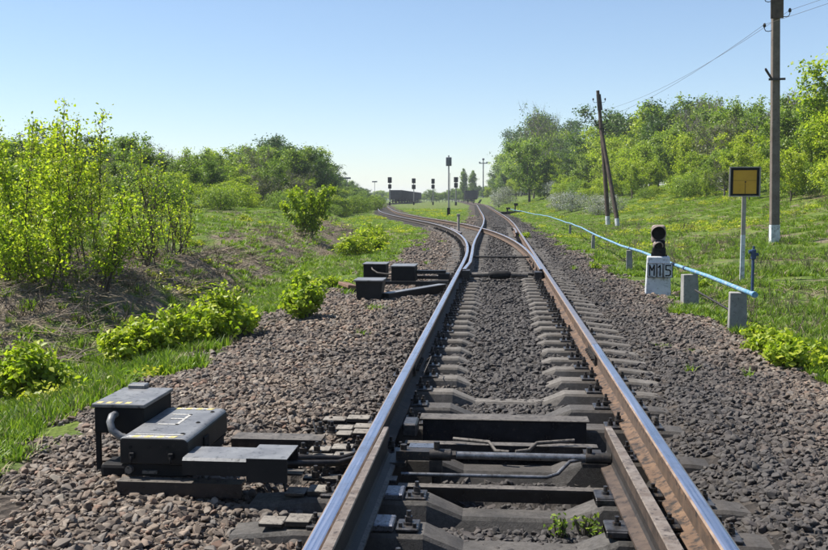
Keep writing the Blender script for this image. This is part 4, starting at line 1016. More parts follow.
mast_signal(-14.3, 212, 5.8, [(0.75, 1.1, 0.2), (0.75, 0.9, 0.1)], 'distant two-headed signal mast beside the round tree', 0.07)
mast_signal(-18.6, 212, 5.9, [(0.85, 1.1, 0.3), (0.85, 1.0, 0.1)], 'distant two-headed signal mast rising behind the dark wagon rake', 0.07)
mast_signal(-22.6, 200, 5.9, [(0.85, 1.2, 0.3), (0.7, 0.9, 0.1)], 'distant two-headed signal mast just left of the dark wagon rake', 0.07)
lm = empty('light_mast', (-4.5, 300, gh(-4.5, 300))); tag(lm, 'pale floodlight mast with a crossbar above the trees at the end of the line', 'floodlight mast')
mb = MB(); mb.tube([(0, 0, 0), (0, 0, 12.0)], [0.22, 0.15], 8); mb.build('mast', M['grey'], lm)
mb = MB(); mb.box(-1.3, 1.3, -0.1, 0.1, 10.6, 10.9); mb.build('crossbar', M['grey'], lm)
mb = MB(); mb.bevbox(-0.35, 0.35, -0.3, 0.3, 11.7, 12.3, 0.1); mb.bevbox(-1.4, -0.9, -0.2, 0.2, 10.9, 11.2, 0.05); mb.bevbox(0.9, 1.4, -0.2, 0.2, 10.9, 11.2, 0.05); mb.build('lamp_head', M['grey'], lm)
for (x, y, H, lab) in ((-33.5, 260, 5.8, 'faint pale lamp post over the trees left of the wagon rake'), (-28.5, 180, 5.2, 'small dark lamp post standing among the bushes at the left wood')):
    e = empty('lamp_post', (x, y, gh(x, y))); tag(e, lab, 'lamp post')
    mb = MB(); mb.tube([(0, 0, 0), (0, 0, H)], 0.06, 6); mb.build('mast', M['grey'], e)
    mb = MB(); mb.bevbox(-0.7, 0.7, -0.2, 0.2, H, H+0.35, 0.05); mb.build('lamp_head', M['grey'], e)

def wagon_proto():
    e = empty('goods_wagon', (0, 0, 0))
    mb = MB(); W2, L2 = 1.55, 6.6
    mb.box(-W2, W2, -L2, L2, 1.15, 1.30)
    for s in (-1, 1): mb.box(s*W2-0.04, s*W2+0.04, -L2, L2, 1.30, 3.45)
    for s in (-1, 1): mb.box(-W2+0.041, W2-0.041, s*L2-0.04, s*L2+0.04, 1.30, 3.45)
    mb.box(-W2-0.09, W2+0.09, -L2-0.06, L2+0.06, 3.45, 3.58)
    mb.build('body', M['wagon'], e)
    mb = MB()
    for s in (-1, 1):
        for k in range(8): yy = -L2+0.3+k*(2*L2-0.6)/7; mb.box(s*(W2+0.041), s*(W2+0.14), yy-0.08, yy+0.08, 1.1, 3.449)
    for k in (-0.9, 0, 0.9): mb.box(k-0.06, k+0.06, -L2-0.14, -L2-0.041, 1.1, 3.449)
    mb.build('side_ribs', M['wagon'], e)
    mb = MB(); mb.box(-0.25, 0.25, -L2-0.4, L2+0.4, 0.85, 1.149); mb.box(-0.12, 0.12, -L2-0.65, -L2-0.4, 0.9, 1.12); mb.build('underframe', M['black_soft'], e)
    for yy in (-4.8, 4.8):
        mb = MB()
        for q in (-0.92, 0.92):
            for s in (-1, 1): mb.cyl((s*0.80-0.07, yy+q, 0.20+0.475), 0.475, 0.14, 18, axis='x')
            mb.cyl((-1.05, yy+q, 0.675), 0.08, 2.1, 8, axis='x')
        for s in (-1, 1): mb.box(s*1.02-0.06, s*1.02+0.06, yy-1.2, yy+1.2, 0.55, 0.85)
        mb.box(-0.96, 0.96, yy-0.2, yy+0.2, 0.62, 0.849)
        mb.build('bogie', M['black_soft'], e)
    return e
wg = wagon_proto(); y0 = 252.0
wg.location = (sid_x(y0), y0, gh(sid_x(y0), y0)); ang = math.atan(0.04); wg.rotation_euler = (0, 0, ang)
tag(wg, 'nearest dark gondola wagon of the rake standing left of the masts', 'goods wagon', 'goods wagons standing in a rake')
for k in range(1, 9):
    c = copy_tree(wg); yy = y0 + k*14.4; c.location = (sid_x(yy), yy, gh(sid_x(yy), yy)); c['label'] = 'dark gondola wagon coupled behind the others of the rake'
c = copy_tree(wg); c.location = (float(c_off(268+6.6)), 274.6, 0); c.rotation_euler = (0, 0, math.atan(0.055)); c['label'] = 'lone dark wagon seen end-on at the far end of the straight track'; del c['group']

# small ground things on the right by the far gravel
for (x, y, s, lab) in ((0.75, 92, 0.7, 'small dark trackside fitting on the grass right of the far track'), (1.55, 95, 1.1, 'small dark upright trackside lever on a plinth right of the far track')):
    e = empty('point_lever', (x, y, gh(x, y))); tag(e, lab, 'trackside lever')
    mb = MB(); mb.bevbox(-0.7*s, 0.7*s, -0.2, 0.2, 0, 0.25, 0.04); mb.build('plinth', M['black_soft'], e)
    mb = MB(); mb.tube([(0.1, 0, 0.2), (0.15, 0, 0.9*s)], 0.06, 8); mb.bevbox(0.0, 0.4, -0.1, 0.1, 0.7*s, 0.95*s, 0.03); mb.build('lever', M['black_soft'], e)
mb = MB(); mb.tube([(0, 0, -0.2), (0, 0, 0.75)], 0.06, 8); mb.bevbox(-0.08, 0.08, -0.06, 0.06, 0.75, 0.85, 0.02); o = mb.build('marker_post', M['signgrey']); o.location = (-1.85, 43.5, gh(-1.85, 43.5)); tag(o, 'short grey marker post standing in the fork of the two tracks', 'post')

# far blue ridge
xs = np.linspace(-900, 500, 200); mbv = []; 
prof_h = 6.0 + 2.5*vnoise(xs, xs*0, 0.01, 21) + 2.0*vnoise(xs, xs*0, 0.035, 22) + 1.5*vnoise(xs, xs*0, 0.12, 23)
V = []; F = []
dep = [(-60, -2), (-30, 0.55), (0, 1.0), (60, 0.8), (200, -2)]
for i, x in enumerate(xs):
    for dy, f in dep: V.append((x, 950+dy, prof_h[i]*f if f > 0 else -2))
nd = len(dep)
for i in range(len(xs)-1):
    for k in range(nd-1): F.append((i*nd+k, (i+1)*nd+k, (i+1)*nd+k+1, i*nd+k+1))
o = link('hills', np_mesh('hills', V, F, M['hill'], True)); tag(o, 'low wooded ridge on the horizon at the end of the tracks', None, None, 'structure')

# ------------------------------------------------------------------ plants
def leaves(C, sz, up=0.35, out_dir=None, aspect=0.55, shape='diamond'):
    """leaf faces at points C (n,3) with sizes sz; returns verts, tri-free quads"""
    n = len(C)
    nrm = rng.normal(size=(n, 3)); nrm[:, 2] += up*2
    if out_dir is not None: nrm += out_dir*0.9
    nrm /= np.linalg.norm(nrm, axis=1, keepdims=True)
    t = rng.normal(size=(n, 3)); t[:, 2] -= 0.4
    t -= nrm*np.sum(t*nrm, 1, keepdims=True); t /= np.linalg.norm(t, axis=1, keepdims=True)
    b = np.cross(nrm, t); s = sz[:, None]
    if shape == 'diamond':
        V = np.stack([C - t*s*0.5, C + b*s*aspect*0.5 + nrm*s*0.06, C + t*s*0.55 - nrm*s*0.1, C - b*s*aspect*0.5 + nrm*s*0.06], 1).reshape(-1, 3)
        F = np.arange(n*4).reshape(n, 4)
        return V, F
    # folded leaf: two quads along a midrib
    h = aspect*0.5
    V = np.stack([C - t*s*0.5, C + t*s*0.02 - nrm*s*0.03, C + t*s*0.6 - nrm*s*0.16,
                  C - t*s*0.12 + b*s*h + nrm*s*0.08, C + t*s*0.2 + b*s*h*0.9 + nrm*s*0.04, C - t*s*0.12 - b*s*h + nrm*s*0.08, C + t*s*0.2 - b*s*h*0.9 + nrm*s*0.04], 1).reshape(-1, 3)
    i = np.arange(n)[:, None]*7
    F = np.concatenate([i + np.array([[0, 3, 4, 1]]), i + np.array([[1, 4, 2, 2]]), i+np.array([[0, 1, 6, 5]]), i+np.array([[1, 2, 2, 6]])], 0)
    # degenerate quads avoided: use tri pairs
    T = np.concatenate([i+np.array([[0, 3, 4]]), i+np.array([[0, 4, 1]]), i+np.array([[1, 4, 2]]), i+np.array([[0, 1, 6]]), i+np.array([[0, 6, 5]]), i+np.array([[1, 2, 6]])], 0)
    return V, T

def clump_points(H, Wd, n_cl, base=0.25, kind='round', seed=0):
    r = np.random.default_rng(seed); out = []
    while len(out) < n_cl:
        u = r.uniform(-1, 1, 3)
        if np.linalg.norm(u) > 1: continue
        rad = np.linalg.norm(u)
        if rad < 0.45 and r.uniform() < 0.6: continue
        zc = base + (1-base)*0.5; z = zc*H + u[2]*(1-base)*0.5*H*0.92
        k = 1.0
        if kind == 'column': k = 0.55*math.sin(math.pi*min(1, max(0.08, (z/H))))**0.6 + 0.15
        if kind == 'cone': k = 1.15 - 0.85*(z/H)
        lob = 1 + 0.28*math.sin(3*math.atan2(u[1], u[0]) + seed) + 0.15*math.sin(7*u[2]+seed)
        out.append((u[0]*Wd/2*k*lob, u[1]*Wd/2*k*lob, z))
    return np.array(out)

def tree_meshes(seed, H=1.0, Wd=0.8, n_cl=60, per=140, leaf=0.03, cr=0.095, base=0.25, kind='round', mat='leaf_mid', bark='bark', trunk_r=0.018, limbs=12, sparse=False):
    r = np.random.default_rng(seed+500); mb = MB()
    if kind == 'limbs':
        # several ascending leaders with side twigs: ragged outline, gaps between the leaders
        cl = []; stems = []
        top = 0.93*H; lean = Vector((r.normal()*0.05, r.normal()*0.05, 0))
        trunk = [Vector((0, 0, -0.03*H)) + (Vector((0, 0, 1)) + lean)*(top*t) + Vector((r.normal()*0.008, r.normal()*0.008, 0))*(1 if t > 0 else 0) for t in (0, .16, .33, .5, .67, .84, 1)]
        mb.tube(trunk, [trunk_r*H*f for f in (1.3, 1.0, .82, .62, .42, .25, .1)], 7); stems.append((trunk, 1.0, 0.30))
        for k in range(limbs):
            t = base + (0.88-base)*(k+r.uniform(0.1, 0.9))/limbs; q = t*6; ii = min(5, int(q)); a = trunk[ii].lerp(trunk[ii+1], q-ii)
            az = k*2.4 + r.normal()*0.5; prof = (1 - 0.75*max(0, (t-0.35)/0.65)) * (0.75+0.25*min(1, t/0.35))
            ln = Wd*0.56*H*prof*r.uniform(0.65, 1.25); rise = ln*r.uniform(0.35, 1.15)
            e1 = a + Vector((math.cos(az)*ln*0.5, math.sin(az)*ln*0.5, rise*0.35)); e2 = a + Vector((math.cos(az)*ln*0.85, math.sin(az)*ln*0.85, rise*0.8)); e3 = a + Vector((math.cos(az+.2)*ln, math.sin(az+.2)*ln, rise*1.15))
            e3.z = min(e3.z, H*1.0)
            pts = [a, e1, e2, e3]; mb.tube(pts, [trunk_r*H*f*(0.5+0.5*prof) for f in (.5, .34, .2, .08)], 5, caps=False); stems.append((pts, prof, 0.15))
        while len(cl) < n_cl:
            pts, prof, t0 = stems[int(r.integers(0, len(stems)))]
            t = r.uniform(t0, 1.02); q = min(t, 1)*(len(pts)-1); ii = min(len(pts)-2, int(q)); a = pts[ii].lerp(pts[ii+1], q-ii)
            if a.z < base*H*0.6 and base > 0.05: continue
            d = Vector((r.normal(), r.normal(), r.normal()*0.7+0.25)); d = d.normalized()*H*r.uniform(0.01, 0.085)
            p = a + d
            if p.z < 0.02*H: continue
            if len(cl) % 2 == 0: mb.tube([a, p], [trunk_r*H*0.10, trunk_r*H*0.04], 3, caps=False)
            cl.append(tuple(p))
        cl = np.array(cl)
    else:
        cl = clump_points(H, Wd, n_cl, base, kind, seed)
        top = H*0.85
        tr = [(0.0, 0.0, -0.03*H)] + [(0.01*H*math.sin(seed+k), 0.01*H*math.cos(seed*2+k*1.3), top*k/5) for k in range(1, 6)]
        mb.tube(tr, [trunk_r*H*(1.2-0.17*k) for k in range(6)], 7)
        for c in cl[:limbs]:
            z0 = min(c[2]*0.62, top); a = Vector((0, 0, z0)); m = a.lerp(Vector(c), 0.5) + Vector((0, 0, -0.03*H)); mb.tube([a, m, Vector(c)], [trunk_r*H*0.42, trunk_r*H*0.28, trunk_r*H*0.1], 5, caps=False)
    C = []; O = []; cen = np.array([0, 0, H*(base+(1-base)*0.4)])
    for c in cl:
        k = int(per*r.uniform(0.4, 1.5)); rr = cr*H*r.uniform(0.45, 1.5)
        p = r.normal(size=(k, 3))*0.45; p[:, 2] *= 0.8
        C.append(c + p*rr); o = (c - cen)/max(1e-6, np.linalg.norm(c-cen)); O.append(np.repeat(o[None], k, 0) + p*0.5)
    C = np.concatenate(C); O = np.concatenate(O)
    ok = C[:, 2] > 0.01*H; C = C[ok]; O = O[ok]
    V, F = leaves(C, leaf*H*r.uniform(0.5, 1.5, len(C)), 0.3, O, 0.72)
    crown = np_mesh('crown', V, F, M[mat])
    if sparse:
        for c in cl[::2]:
            for q in range(4):
                d = Vector((r.normal(), r.normal(), abs(r.normal())+0.9)).normalized()*H*r.uniform(0.04, 0.11)
                mb.tube([Vector(c)-d*0.6, Vector(c)+d*0.4, Vector(c)+d], [trunk_r*H*0.13, trunk_r*H*0.08, trunk_r*H*0.035], 3, caps=False)
    trunk = mb.build('trunk', M[bark], data_only=True)
    return trunk, crown

TP = {}
def proto(key, n, **kw): TP[key] = [tree_meshes(seed=kw.pop('s0', 0)*0+hash_(key)+i*7, **kw) for i in range(n)]
def hash_(k): return sum(ord(c)*(i+3) for i, c in enumerate(k)) % 991
proto('bright', 4, H=1, Wd=0.72, n_cl=300, per=34, leaf=0.024, cr=0.07, base=0.14, kind='limbs', mat='leaf_bright', limbs=15)
proto('mid', 4, H=1, Wd=0.80, n_cl=330, per=36, leaf=0.024, cr=0.08, base=0.22, kind='limbs', mat='leaf_mid', limbs=16)
proto('deep', 3, H=1, Wd=0.92, n_cl=380, per=40, leaf=0.022, cr=0.085, base=0.10, kind='limbs', mat='leaf_deep', limbs=20)
proto('olive', 3, H=1, Wd=0.70, n_cl=220, per=16, leaf=0.020, cr=0.08, base=0.18, kind='limbs', mat='leaf_olive', sparse=True, bark='bark_grey', limbs=18)
proto('bare', 1, H=1, Wd=0.66, n_cl=200, per=3, leaf=0.014, cr=0.07, base=0.25, kind='limbs', mat='leaf_olive', sparse=True, bark='bark_grey', limbs=18)
proto('airy', 2, H=1, Wd=0.60, n_cl=200, per=10, leaf=0.014, cr=0.06, base=0.3, kind='limbs', mat='leaf_mid', sparse=True, bark='bark_grey', limbs=16, trunk_r=0.012)
proto('poplar', 2, H=1, Wd=0.42, n_cl=110, per=90, leaf=0.026, cr=0.075, base=0.04, kind='column', mat='leaf_mid')
proto('shrub', 3, H=1, Wd=1.5, n_cl=230, per=28, leaf=0.045, cr=0.14, base=0.0, mat='leaf_bright', trunk_r=0.02)
proto('shrub_mid', 2, H=1, Wd=1.6, n_cl=230, per=28, leaf=0.045, cr=0.14, base=0.0, mat='leaf_mid', trunk_r=0.02)
proto('shrub_grey', 1, H=1, Wd=1.6, n_cl=200, per=24, leaf=0.04, cr=0.14, base=0.0, mat='leaf_grey', trunk_r=0.02)

KL = {'bright': ('tree', 'bright green tree'), 'mid': ('tree', 'mid green tree'), 'deep': ('tree', 'dark dense tree'), 'olive': ('tree', 'half-leaved olive tree'),
      'bare': ('tree', 'nearly bare grey tree'), 'airy': ('tree', 'tall airy tree'), 'poplar': ('poplar_tree', 'narrow dark poplar'), 'shrub': ('shrub', 'bright green shrub'), 'shrub_mid': ('shrub', 'mid green shrub'), 'shrub_grey': ('shrub', 'greyish blossoming shrub')}
def plant(kind, x, y, H, where, wide=1.0, group=None, label=None, fac=1.0, sink=0.0):
    nm, lb = KL[kind]; tm, cm = random.choice(TP[kind]); z = gh(x, y)
    e = empty(nm, (x, y, z - 0.03 - sink), random.uniform(0, 6.28)); e.scale = (H*wide, H*wide, H)
    link('trunk', tm, e); link('crown', cm, e)
    tag(e, label or ('%s %s' % (lb, where)), 'tree' if 'tree' in nm else 'shrub', group)
    return e

PSI = R(4.97)
def P2X(px, Y): return Y*math.tan(math.atan((px-414)/954)-PSI) - 0.1
def X2P(x, Y): return 414 + 954*math.tan(math.atan((x+0.1)/Y)+PSI)
def DEP(x, Y): return Y*math.cos(PSI) - (x+0.1)*math.sin(PSI)
def P2H(py, Y, x): return 1.53 + (198-py)/954*DEP(x, Y) - gh(x, Y)

def where_phrase(px, row, yy, f, side, dp=None):
    dp = dp or ['at front', 'just inside', 'in midst', 'at skyline'][row]
    T = ([(495, "of right wood's far end"), (525, "of right wood near line end"), (560, "of right wood beside airy trees"), (598, "of right wood, left of leaning pole"), (640, "of right wood, right of leaning pole"), (685, "of right wood above M15 signal"),
          (728, "of right wood left of amber sign"), (762, "of right wood behind amber sign"), (800, "of right wood behind concrete pole"), (2000, "of right wood beyond concrete pole")] if side == 'right' else
         [(40, "of left wood by picture edge"), (110, "of left wood behind leafy saplings"), (200, "of left wood behind bare-stemmed saplings"), (245, "of left wood left of tall clump"), (335, "of left wood in tall clump"), (365, "of left wood right of tall clump"), (2000, "of the far left wood near signal masts")])
    return dp + ' ' + next(t for lim, t in T if px < lim)

# --- right-hand wood: a skyline of heights measured along the edge
R_SKY = [(478, 190), (485, 183), (500, 168), (512, 152), (530, 140), (548, 128), (560, 145), (575, 146), (590, 140), (604, 128), (625, 122), (645, 117), (665, 115), (685, 116), (700, 107), (720, 106), (745, 104), (765, 116), (782, 100), (800, 84), (828, 70), (900, 60), (1100, 40)]
def r_sky(px): return float(np.interp(px, [a for a, b in R_SKY], [b for a, b in R_SKY]))
GRW = 'trees of the wood on the right'
Y = 36.0; k = 0
while Y < 330:
    step = 2.3 + Y*0.030
    for row in range(4):
        xe = float(ip(Y, R_EDGE)) + row*(2.6 + Y*0.006) + random.uniform(-1.0, 1.0); yy = Y + random.uniform(-0.8, 0.8)
        px = X2P(xe, yy)
        if px > 960: continue
        if row == 0 and random.random() < 0.35: continue
        f = [0.55, 0.80, 0.97, 1.06][row]*random.uniform(0.74, 1.12)
        H = max(1.8, (P2H(r_sky(px), yy, xe))*f)
        kd = random.choices(['bright', 'mid', 'deep', 'olive', 'bare'], [[7, 2, 0.3, 0.8, .1], [5, 3, .6, 1.6, .3], [3, 3.5, 1.0, 3, .8], [2, 3.5, 1.4, 3.5, 1.2]][row])[0]
        if yy > 120: kd = random.choice(['mid', 'bright', 'mid', 'bright', 'deep'])
        w_ = where_phrase(px, row, yy, f, 'right')
        plant(kd, xe, yy, H, w_, random.uniform(0.85, 1.25) * (1.15 if H < 4 else 1.0), GRW)
    Y += step
for i in range(34):         # shrubs along its edge
    yy = 34 + 110*(i/34)**1.3 + random.uniform(-1, 1); x = float(ip(yy, R_EDGE)) - random.uniform(0.3, 2.4)
    kd = random.choices(['shrub', 'shrub_mid', 'shrub_grey', 'bright'], [3, 2, 0.3, 6])[0]
    plant(kd, x, yy, random.uniform(0.7, 1.6)*(1+yy/220)*(1.7 if kd == 'bright' else 1), where_phrase(X2P(x, yy), 0, yy, 1, 'right', 'at edge'), random.uniform(0.8, 1.1), 'shrubs and young trees along the edge of the right wood')
# distinct ones
plant('airy', P2X(533, 140), 140, P2H(101, 140, P2X(533, 140)), '', 0.75, None, 'tall airy thin-leaved tree standing above the right-hand wood near the track')
plant('airy', P2X(548, 146), 146, P2H(108, 146, P2X(548, 146)), '', 0.6, None, 'second airy thin-leaved tree, slightly lower, beside the tallest airy one')
plant('mid', P2X(529, 128), 128, P2H(138, 128, P2X(529, 128)), '', 0.95, None, 'dense green tree at the foot of the tall airy trees')
plant('bright', 15.3, 42, 5.9, '', 0.95, None, 'large bright green tree at the right edge behind the concrete pole')
plant('bright', 17.0, 47, 7.0, '', 1.0, None, 'tallest bright green tree at the right picture edge, upper crown above the pole hooks'[:0] + 'tallest bright green tree, at the far right picture edge')
for (px, yy, H, w_) in ((498, 150, 2.6, 0.7), (505, 140, 2.8, 0.8), (560, 90, 1.8, 1), (572, 84, 1.9, 1), (598, 72, 1.7, .9), (610, 70, 1.6, .9)):
    plant('shrub_grey', P2X(px, yy), yy, H, 'at the foot of right-hand wood', w_, 'grey blossoming shrubs at the foot of the wood')

# --- left-hand wood
L_SKY = [(-200, 110), (0, 132), (30, 136), (60, 138), (100, 140), (140, 145), (180, 149), (215, 155), (232, 159), (246, 154), (262, 147), (290, 149), (304, 152), (316, 160), (328, 176), (340, 181), (355, 184), (372, 189), (388, 193), (400, 196)]
def l_sky(px): return float(np.interp(px, [a for a, b in L_SKY], [b for a, b in L_SKY]))
GLW = 'trees of the wood on the left'
Y = 28.0
while Y < 330:
    for row in range(4):
        xe = float(ip(Y, L_EDGE)) - row*(2.8 + Y*0.006) + random.uniform(-1.1, 1.1); yy = Y + random.uniform(-0.9, 0.9)
        px = X2P(xe, yy)
        if px < -90: continue
        f = [0.62, 0.82, 0.98, 1.05][row]*random.uniform(0.78, 1.1)
        H = max(1.6, P2H(l_sky(px), yy, xe)*f)
        if px > 405: continue
        kd = random.choices(['bright', 'mid', 'deep', 'olive'], [[7, 3, 0.1, 0.6], [6, 4, .1, 1.4], [5, 4, .15, 2.4], [4, 4, .25, 2.8]][row])[0]
        if yy > 100: kd = random.choice(['mid', 'deep', 'mid', 'bright'])
        w_ = where_phrase(px, row, yy, f, 'left')
        plant(kd, xe, yy, H, w_, random.uniform(0.9, 1.3)*(1.2 if H < 4 else 1.0), GLW)
    Y += 2.4 + Y*0.030
for i in range(44):
    yy = 26 + 100*(i/44)**1.3 + random.uniform(-1, 1); x = float(ip(yy, L_EDGE)) + random.uniform(0.3, 3.0)
    if X2P(x, yy) < -60: continue
    plant(random.choices(['shrub', 'shrub_mid'], [6, 3])[0], x, yy, random.uniform(0.7, 1.5)*(1+yy/260), where_phrase(X2P(x, yy), 0, yy, 1, 'left', 'at edge'), random.uniform(0.8, 1.15), 'shrubs in front of left wood')
for (px, yy, py, kd, wd, lab) in ((258, 82, 149, 'olive', 0.9, 'greyish half-leaved tree at the left shoulder of the tall clump'), (290, 86, 145, 'mid', 1.0, 'broad mid green tree in the middle of the tall left clump'), (306, 88, 149, 'deep', 1.0, 'dark broad tree at the right shoulder of the tall left clump'), (274, 78, 156, 'mid', 0.9, 'rounded green tree low in front of the tall left clump'), (322, 96, 162, 'deep', 0.7, 'dark tree at the right foot of the tall left clump')):
    x = P2X(px, yy); plant(kd, x, yy, P2H(py, yy, x), '', wd, None, lab)
# end of the line
for (px, yy, py, kd, wd, lab) in ((463.5, 330, 167, 'poplar', 0.62, 'taller narrow dark poplar left of the lone wagon'), (472.5, 335, 169, 'poplar', 0.75, 'wider narrow dark poplar above the lone wagon'), (431, 330, 189, 'mid', 1.5, 'small round tree alone on the horizon among the signal masts')):
    x = P2X(px, yy); plant(kd, x, yy, P2H(py, yy, x), '', wd, None, lab)
for i in range(16):
    px = 436 + i*3.2; yy = 345 + random.uniform(-20, 30); x = P2X(px, yy); py = np.interp(px, [436, 450, 460, 486], [194, 190, 188, 186])
    plant(random.choice(['mid', 'deep']), x, yy, P2H(float(py), yy, x), 'behind the lone wagon at the end of the line', 1.3, 'trees at the end of the line')

for i in range(22):
    px = 376 + i*2.8 + random.uniform(-1, 1); yy = 430 + random.uniform(-30, 60); x = P2X(px, yy); py = float(np.interp(px, [376, 400, 425, 440], [190, 193, 194, 194])) + random.uniform(-1, 1)
    plant(random.choice(['mid', 'mid', 'bright']), x, yy, P2H(py, yy, x), 'behind the wagon rake on the horizon', 1.5, 'trees on the horizon behind the wagon rake')
# --- saplings on the left bank: several thin stems with bright leaves
def sapling(x, y, H, spread, stems, n_leaf, leaf, label, mat='leaf_sapling', seed=0, bare=0.0, group=None):
    r = np.random.default_rng(900+seed); z = gh(x, y)
    e = empty('sapling', (x, y, z-0.03)); tag(e, label, 'sapling', group)
    C = []
    for s in range(stems):
        a = r.uniform(0, 6.28); l = r.uniform(0.55, 1.0) if s else 1.0
        tip = Vector((math.cos(a)*spread*r.uniform(0.2, 1), math.sin(a)*spread*r.uniform(0.2, 1), H*l)); b0 = Vector((math.cos(a)*0.08, math.sin(a)*0.08, -0.05))
        pts = [b0 + (tip-b0)*t + Vector((math.sin(t*5+s)*0.05, math.cos(t*4+s)*0.05, 0)) for t in (0, .2, .4, .6, .8, 1)]
        mb = MB(); mb.tube(pts, [0.013*l+0.005, 0.011*l+.004, 0.009*l+.003, 0.007*l+.003, 0.005, 0.002], 6)
        for k in range(int(34*l)):
            t = r.uniform(0.12 + bare, 0.98)**0.85; i = min(4, int(t*5)); p = pts[i].lerp(pts[i+1], t*5-i)
            dl = r.uniform(0.15, 0.55)*(1.2-t)*H*0.42
            d = Vector((r.normal(), r.normal(), abs(r.normal())*0.9+0.25)).normalized()*dl
            mb.tube([p, p+d*0.5+Vector((0, 0, dl*0.05)), p+d], [0.006, 0.004, 0.002], 4, caps=False)
            nk = max(3, int(n_leaf*1.9/stems/30))
            for q in range(nk):
                u = r.uniform(0.25, 1.08); C.append(p + d*u + Vector((r.normal(), r.normal(), r.normal()))*0.06)
        for q in range(26):
            t = r.uniform(0.55, 1.01); i = min(4, int(t*5)); p = pts[i].lerp(pts[i+1], min(1.0, t*5-i))
            C.append(p + Vector((r.normal(), r.normal(), r.normal()*0.6))*0.05)
        mb.build('stem', M['bark'], e)
    C = np.array([tuple(c) for c in C])
    V, F = leaves(C, leaf*r.uniform(0.45, 1.6, len(C))**1.1, 0.25, None, 0.6, 'fold')
    me = np_mesh('foliage', V, F, M[mat]); link('foliage', me, e)
    return e
GSP = 'saplings on the left bank'
SAP = [(60, 13.5, 97, 0.55, 6, 1500, 'tallest bright leafy sapling on the left bank'),
       (22, 13.0, 124, 0.55, 5, 1500, 'leafy sapling with crowded yellow-green leaves left of the tallest one'),
       (38, 14.0, 112, 0.5, 4, 1100, 'slender leafy sapling just left of the tallest one'),
       (84, 14.5, 108, 0.45, 4, 900, 'slim sapling with a spindly top right of the tallest one'),
       (2, 14.5, 142, 0.6, 5, 1300, 'leafy sapling cut by the left picture edge'),
       (96, 12.8, 190, 0.5, 6, 1100, 'low bushy sapling at the right foot of the leafy clump'),
       (50, 12.2, 195, 0.6, 6, 1300, 'low bushy sapling at the front foot of the leafy clump'),
       (12, 12.0, 205, 0.5, 6, 900, 'low bushy sapling at the left foot of the leafy clump')]
for i, (px, yy, py, sp, st, nl, lab) in enumerate(SAP):
    x = P2X(px, yy); sapling(x, yy, P2H(py, yy, x), sp*1.35, st, nl, 0.042, lab, seed=i, group=GSP)
SAP2 = [(145, 17, 150, 5, 300, 'thin bare-stemmed sapling, left of the two spindly clumps on the bank'), (159, 16.5, 139, 5, 260, 'thin bare-stemmed sapling with the tallest pole of the spindly clump'), (172, 17.5, 176, 6, 330, 'low spindly sapling at the right of the bare-stemmed clump'),
        (128, 16, 185, 5, 380, 'leafy low sapling between the two sapling clumps'), (150, 15.5, 205, 6, 330, 'low twiggy sapling at the foot of the bare-stemmed clump'), (186, 18, 200, 5, 320, 'sparse little sapling right of the bare-stemmed clump')]
for i, (px, yy, py, st, nl, lab) in enumerate(SAP2):
    x = P2X(px, yy); sapling(x, yy, P2H(py, yy, x), 0.45, st, nl, 0.038, lab, seed=40+i, bare=0.1, group=GSP)
x = P2X(308, 30); sapling(x, 30, P2H(186, 30, x), 0.95, 9, 2400, 0.07, 'young green sapling alone in the gully before the tall left clump', seed=60, mat='leaf_bright')
x = P2X(500, 100)

# --- leafy low shrubs near the gravel
def low_shrub(x, y, H, Wx, Wy, n, leaf, label, mat='leaf_bright', seed=0, group=None):
    r = np.random.default_rng(300+seed); z = gh(x, y)
    e = empty('leafy_shrub', (x, y, z-0.02)); tag(e, label, 'shrub', group)
    mb = MB(); C = []; O = []; ns = max(14, int(n/55))
    for s in range(ns):
        a = r.uniform(0, 6.28); q = math.sqrt(r.uniform(0, 1)); tip = Vector((math.cos(a)*q*Wx/2, math.sin(a)*q*Wy/2, H*math.sqrt(max(0.05, 1-q*q*0.85))*r.uniform(0.6, 1.12)))
        b0 = Vector((tip.x*0.35, tip.y*0.35, 0)); m = b0.lerp(tip, 0.5) + Vector((tip.x*0.12, tip.y*0.12, H*0.1))
        mb.tube([b0, m, tip], [0.006, 0.005, 0.002], 4, caps=False)
        for k in range(int(n/ns)):
            t = r.uniform(0.15, 1.05)**0.75; p = b0.lerp(m, min(1, t*2)) if t < 0.5 else m.lerp(tip, (t-0.5)*2)
            C.append(tuple(p + Vector((r.normal(), r.normal(), r.normal()))*leaf*0.65)); O.append((tip.x, tip.y, tip.z))
    mb.build('stem', M['bark'], e)
    C = np.array(C); O = np.array(O); O = O/np.linalg.norm(O, axis=1, keepdims=True)
    ok = C[:, 2] > 0.0; C = C[ok]; O = O[ok]
    V, F = leaves(C, leaf*r.uniform(0.6, 1.4, len(C)), 0.5, O*0.6, 0.62, 'fold'); link('foliage', np_mesh('foliage', V, F, M[mat]), e)
    return e
def at(px, py):      # ground point under a pixel, marched along the view
    best = None
    for Y in np.arange(3, 160, 0.1):
        x = P2X(px, Y); z = 1.53 - (py-198)/954*DEP(x, Y)
        if z <= gh(x, Y): return x, float(Y)
    return P2X(px, 60), 60.0
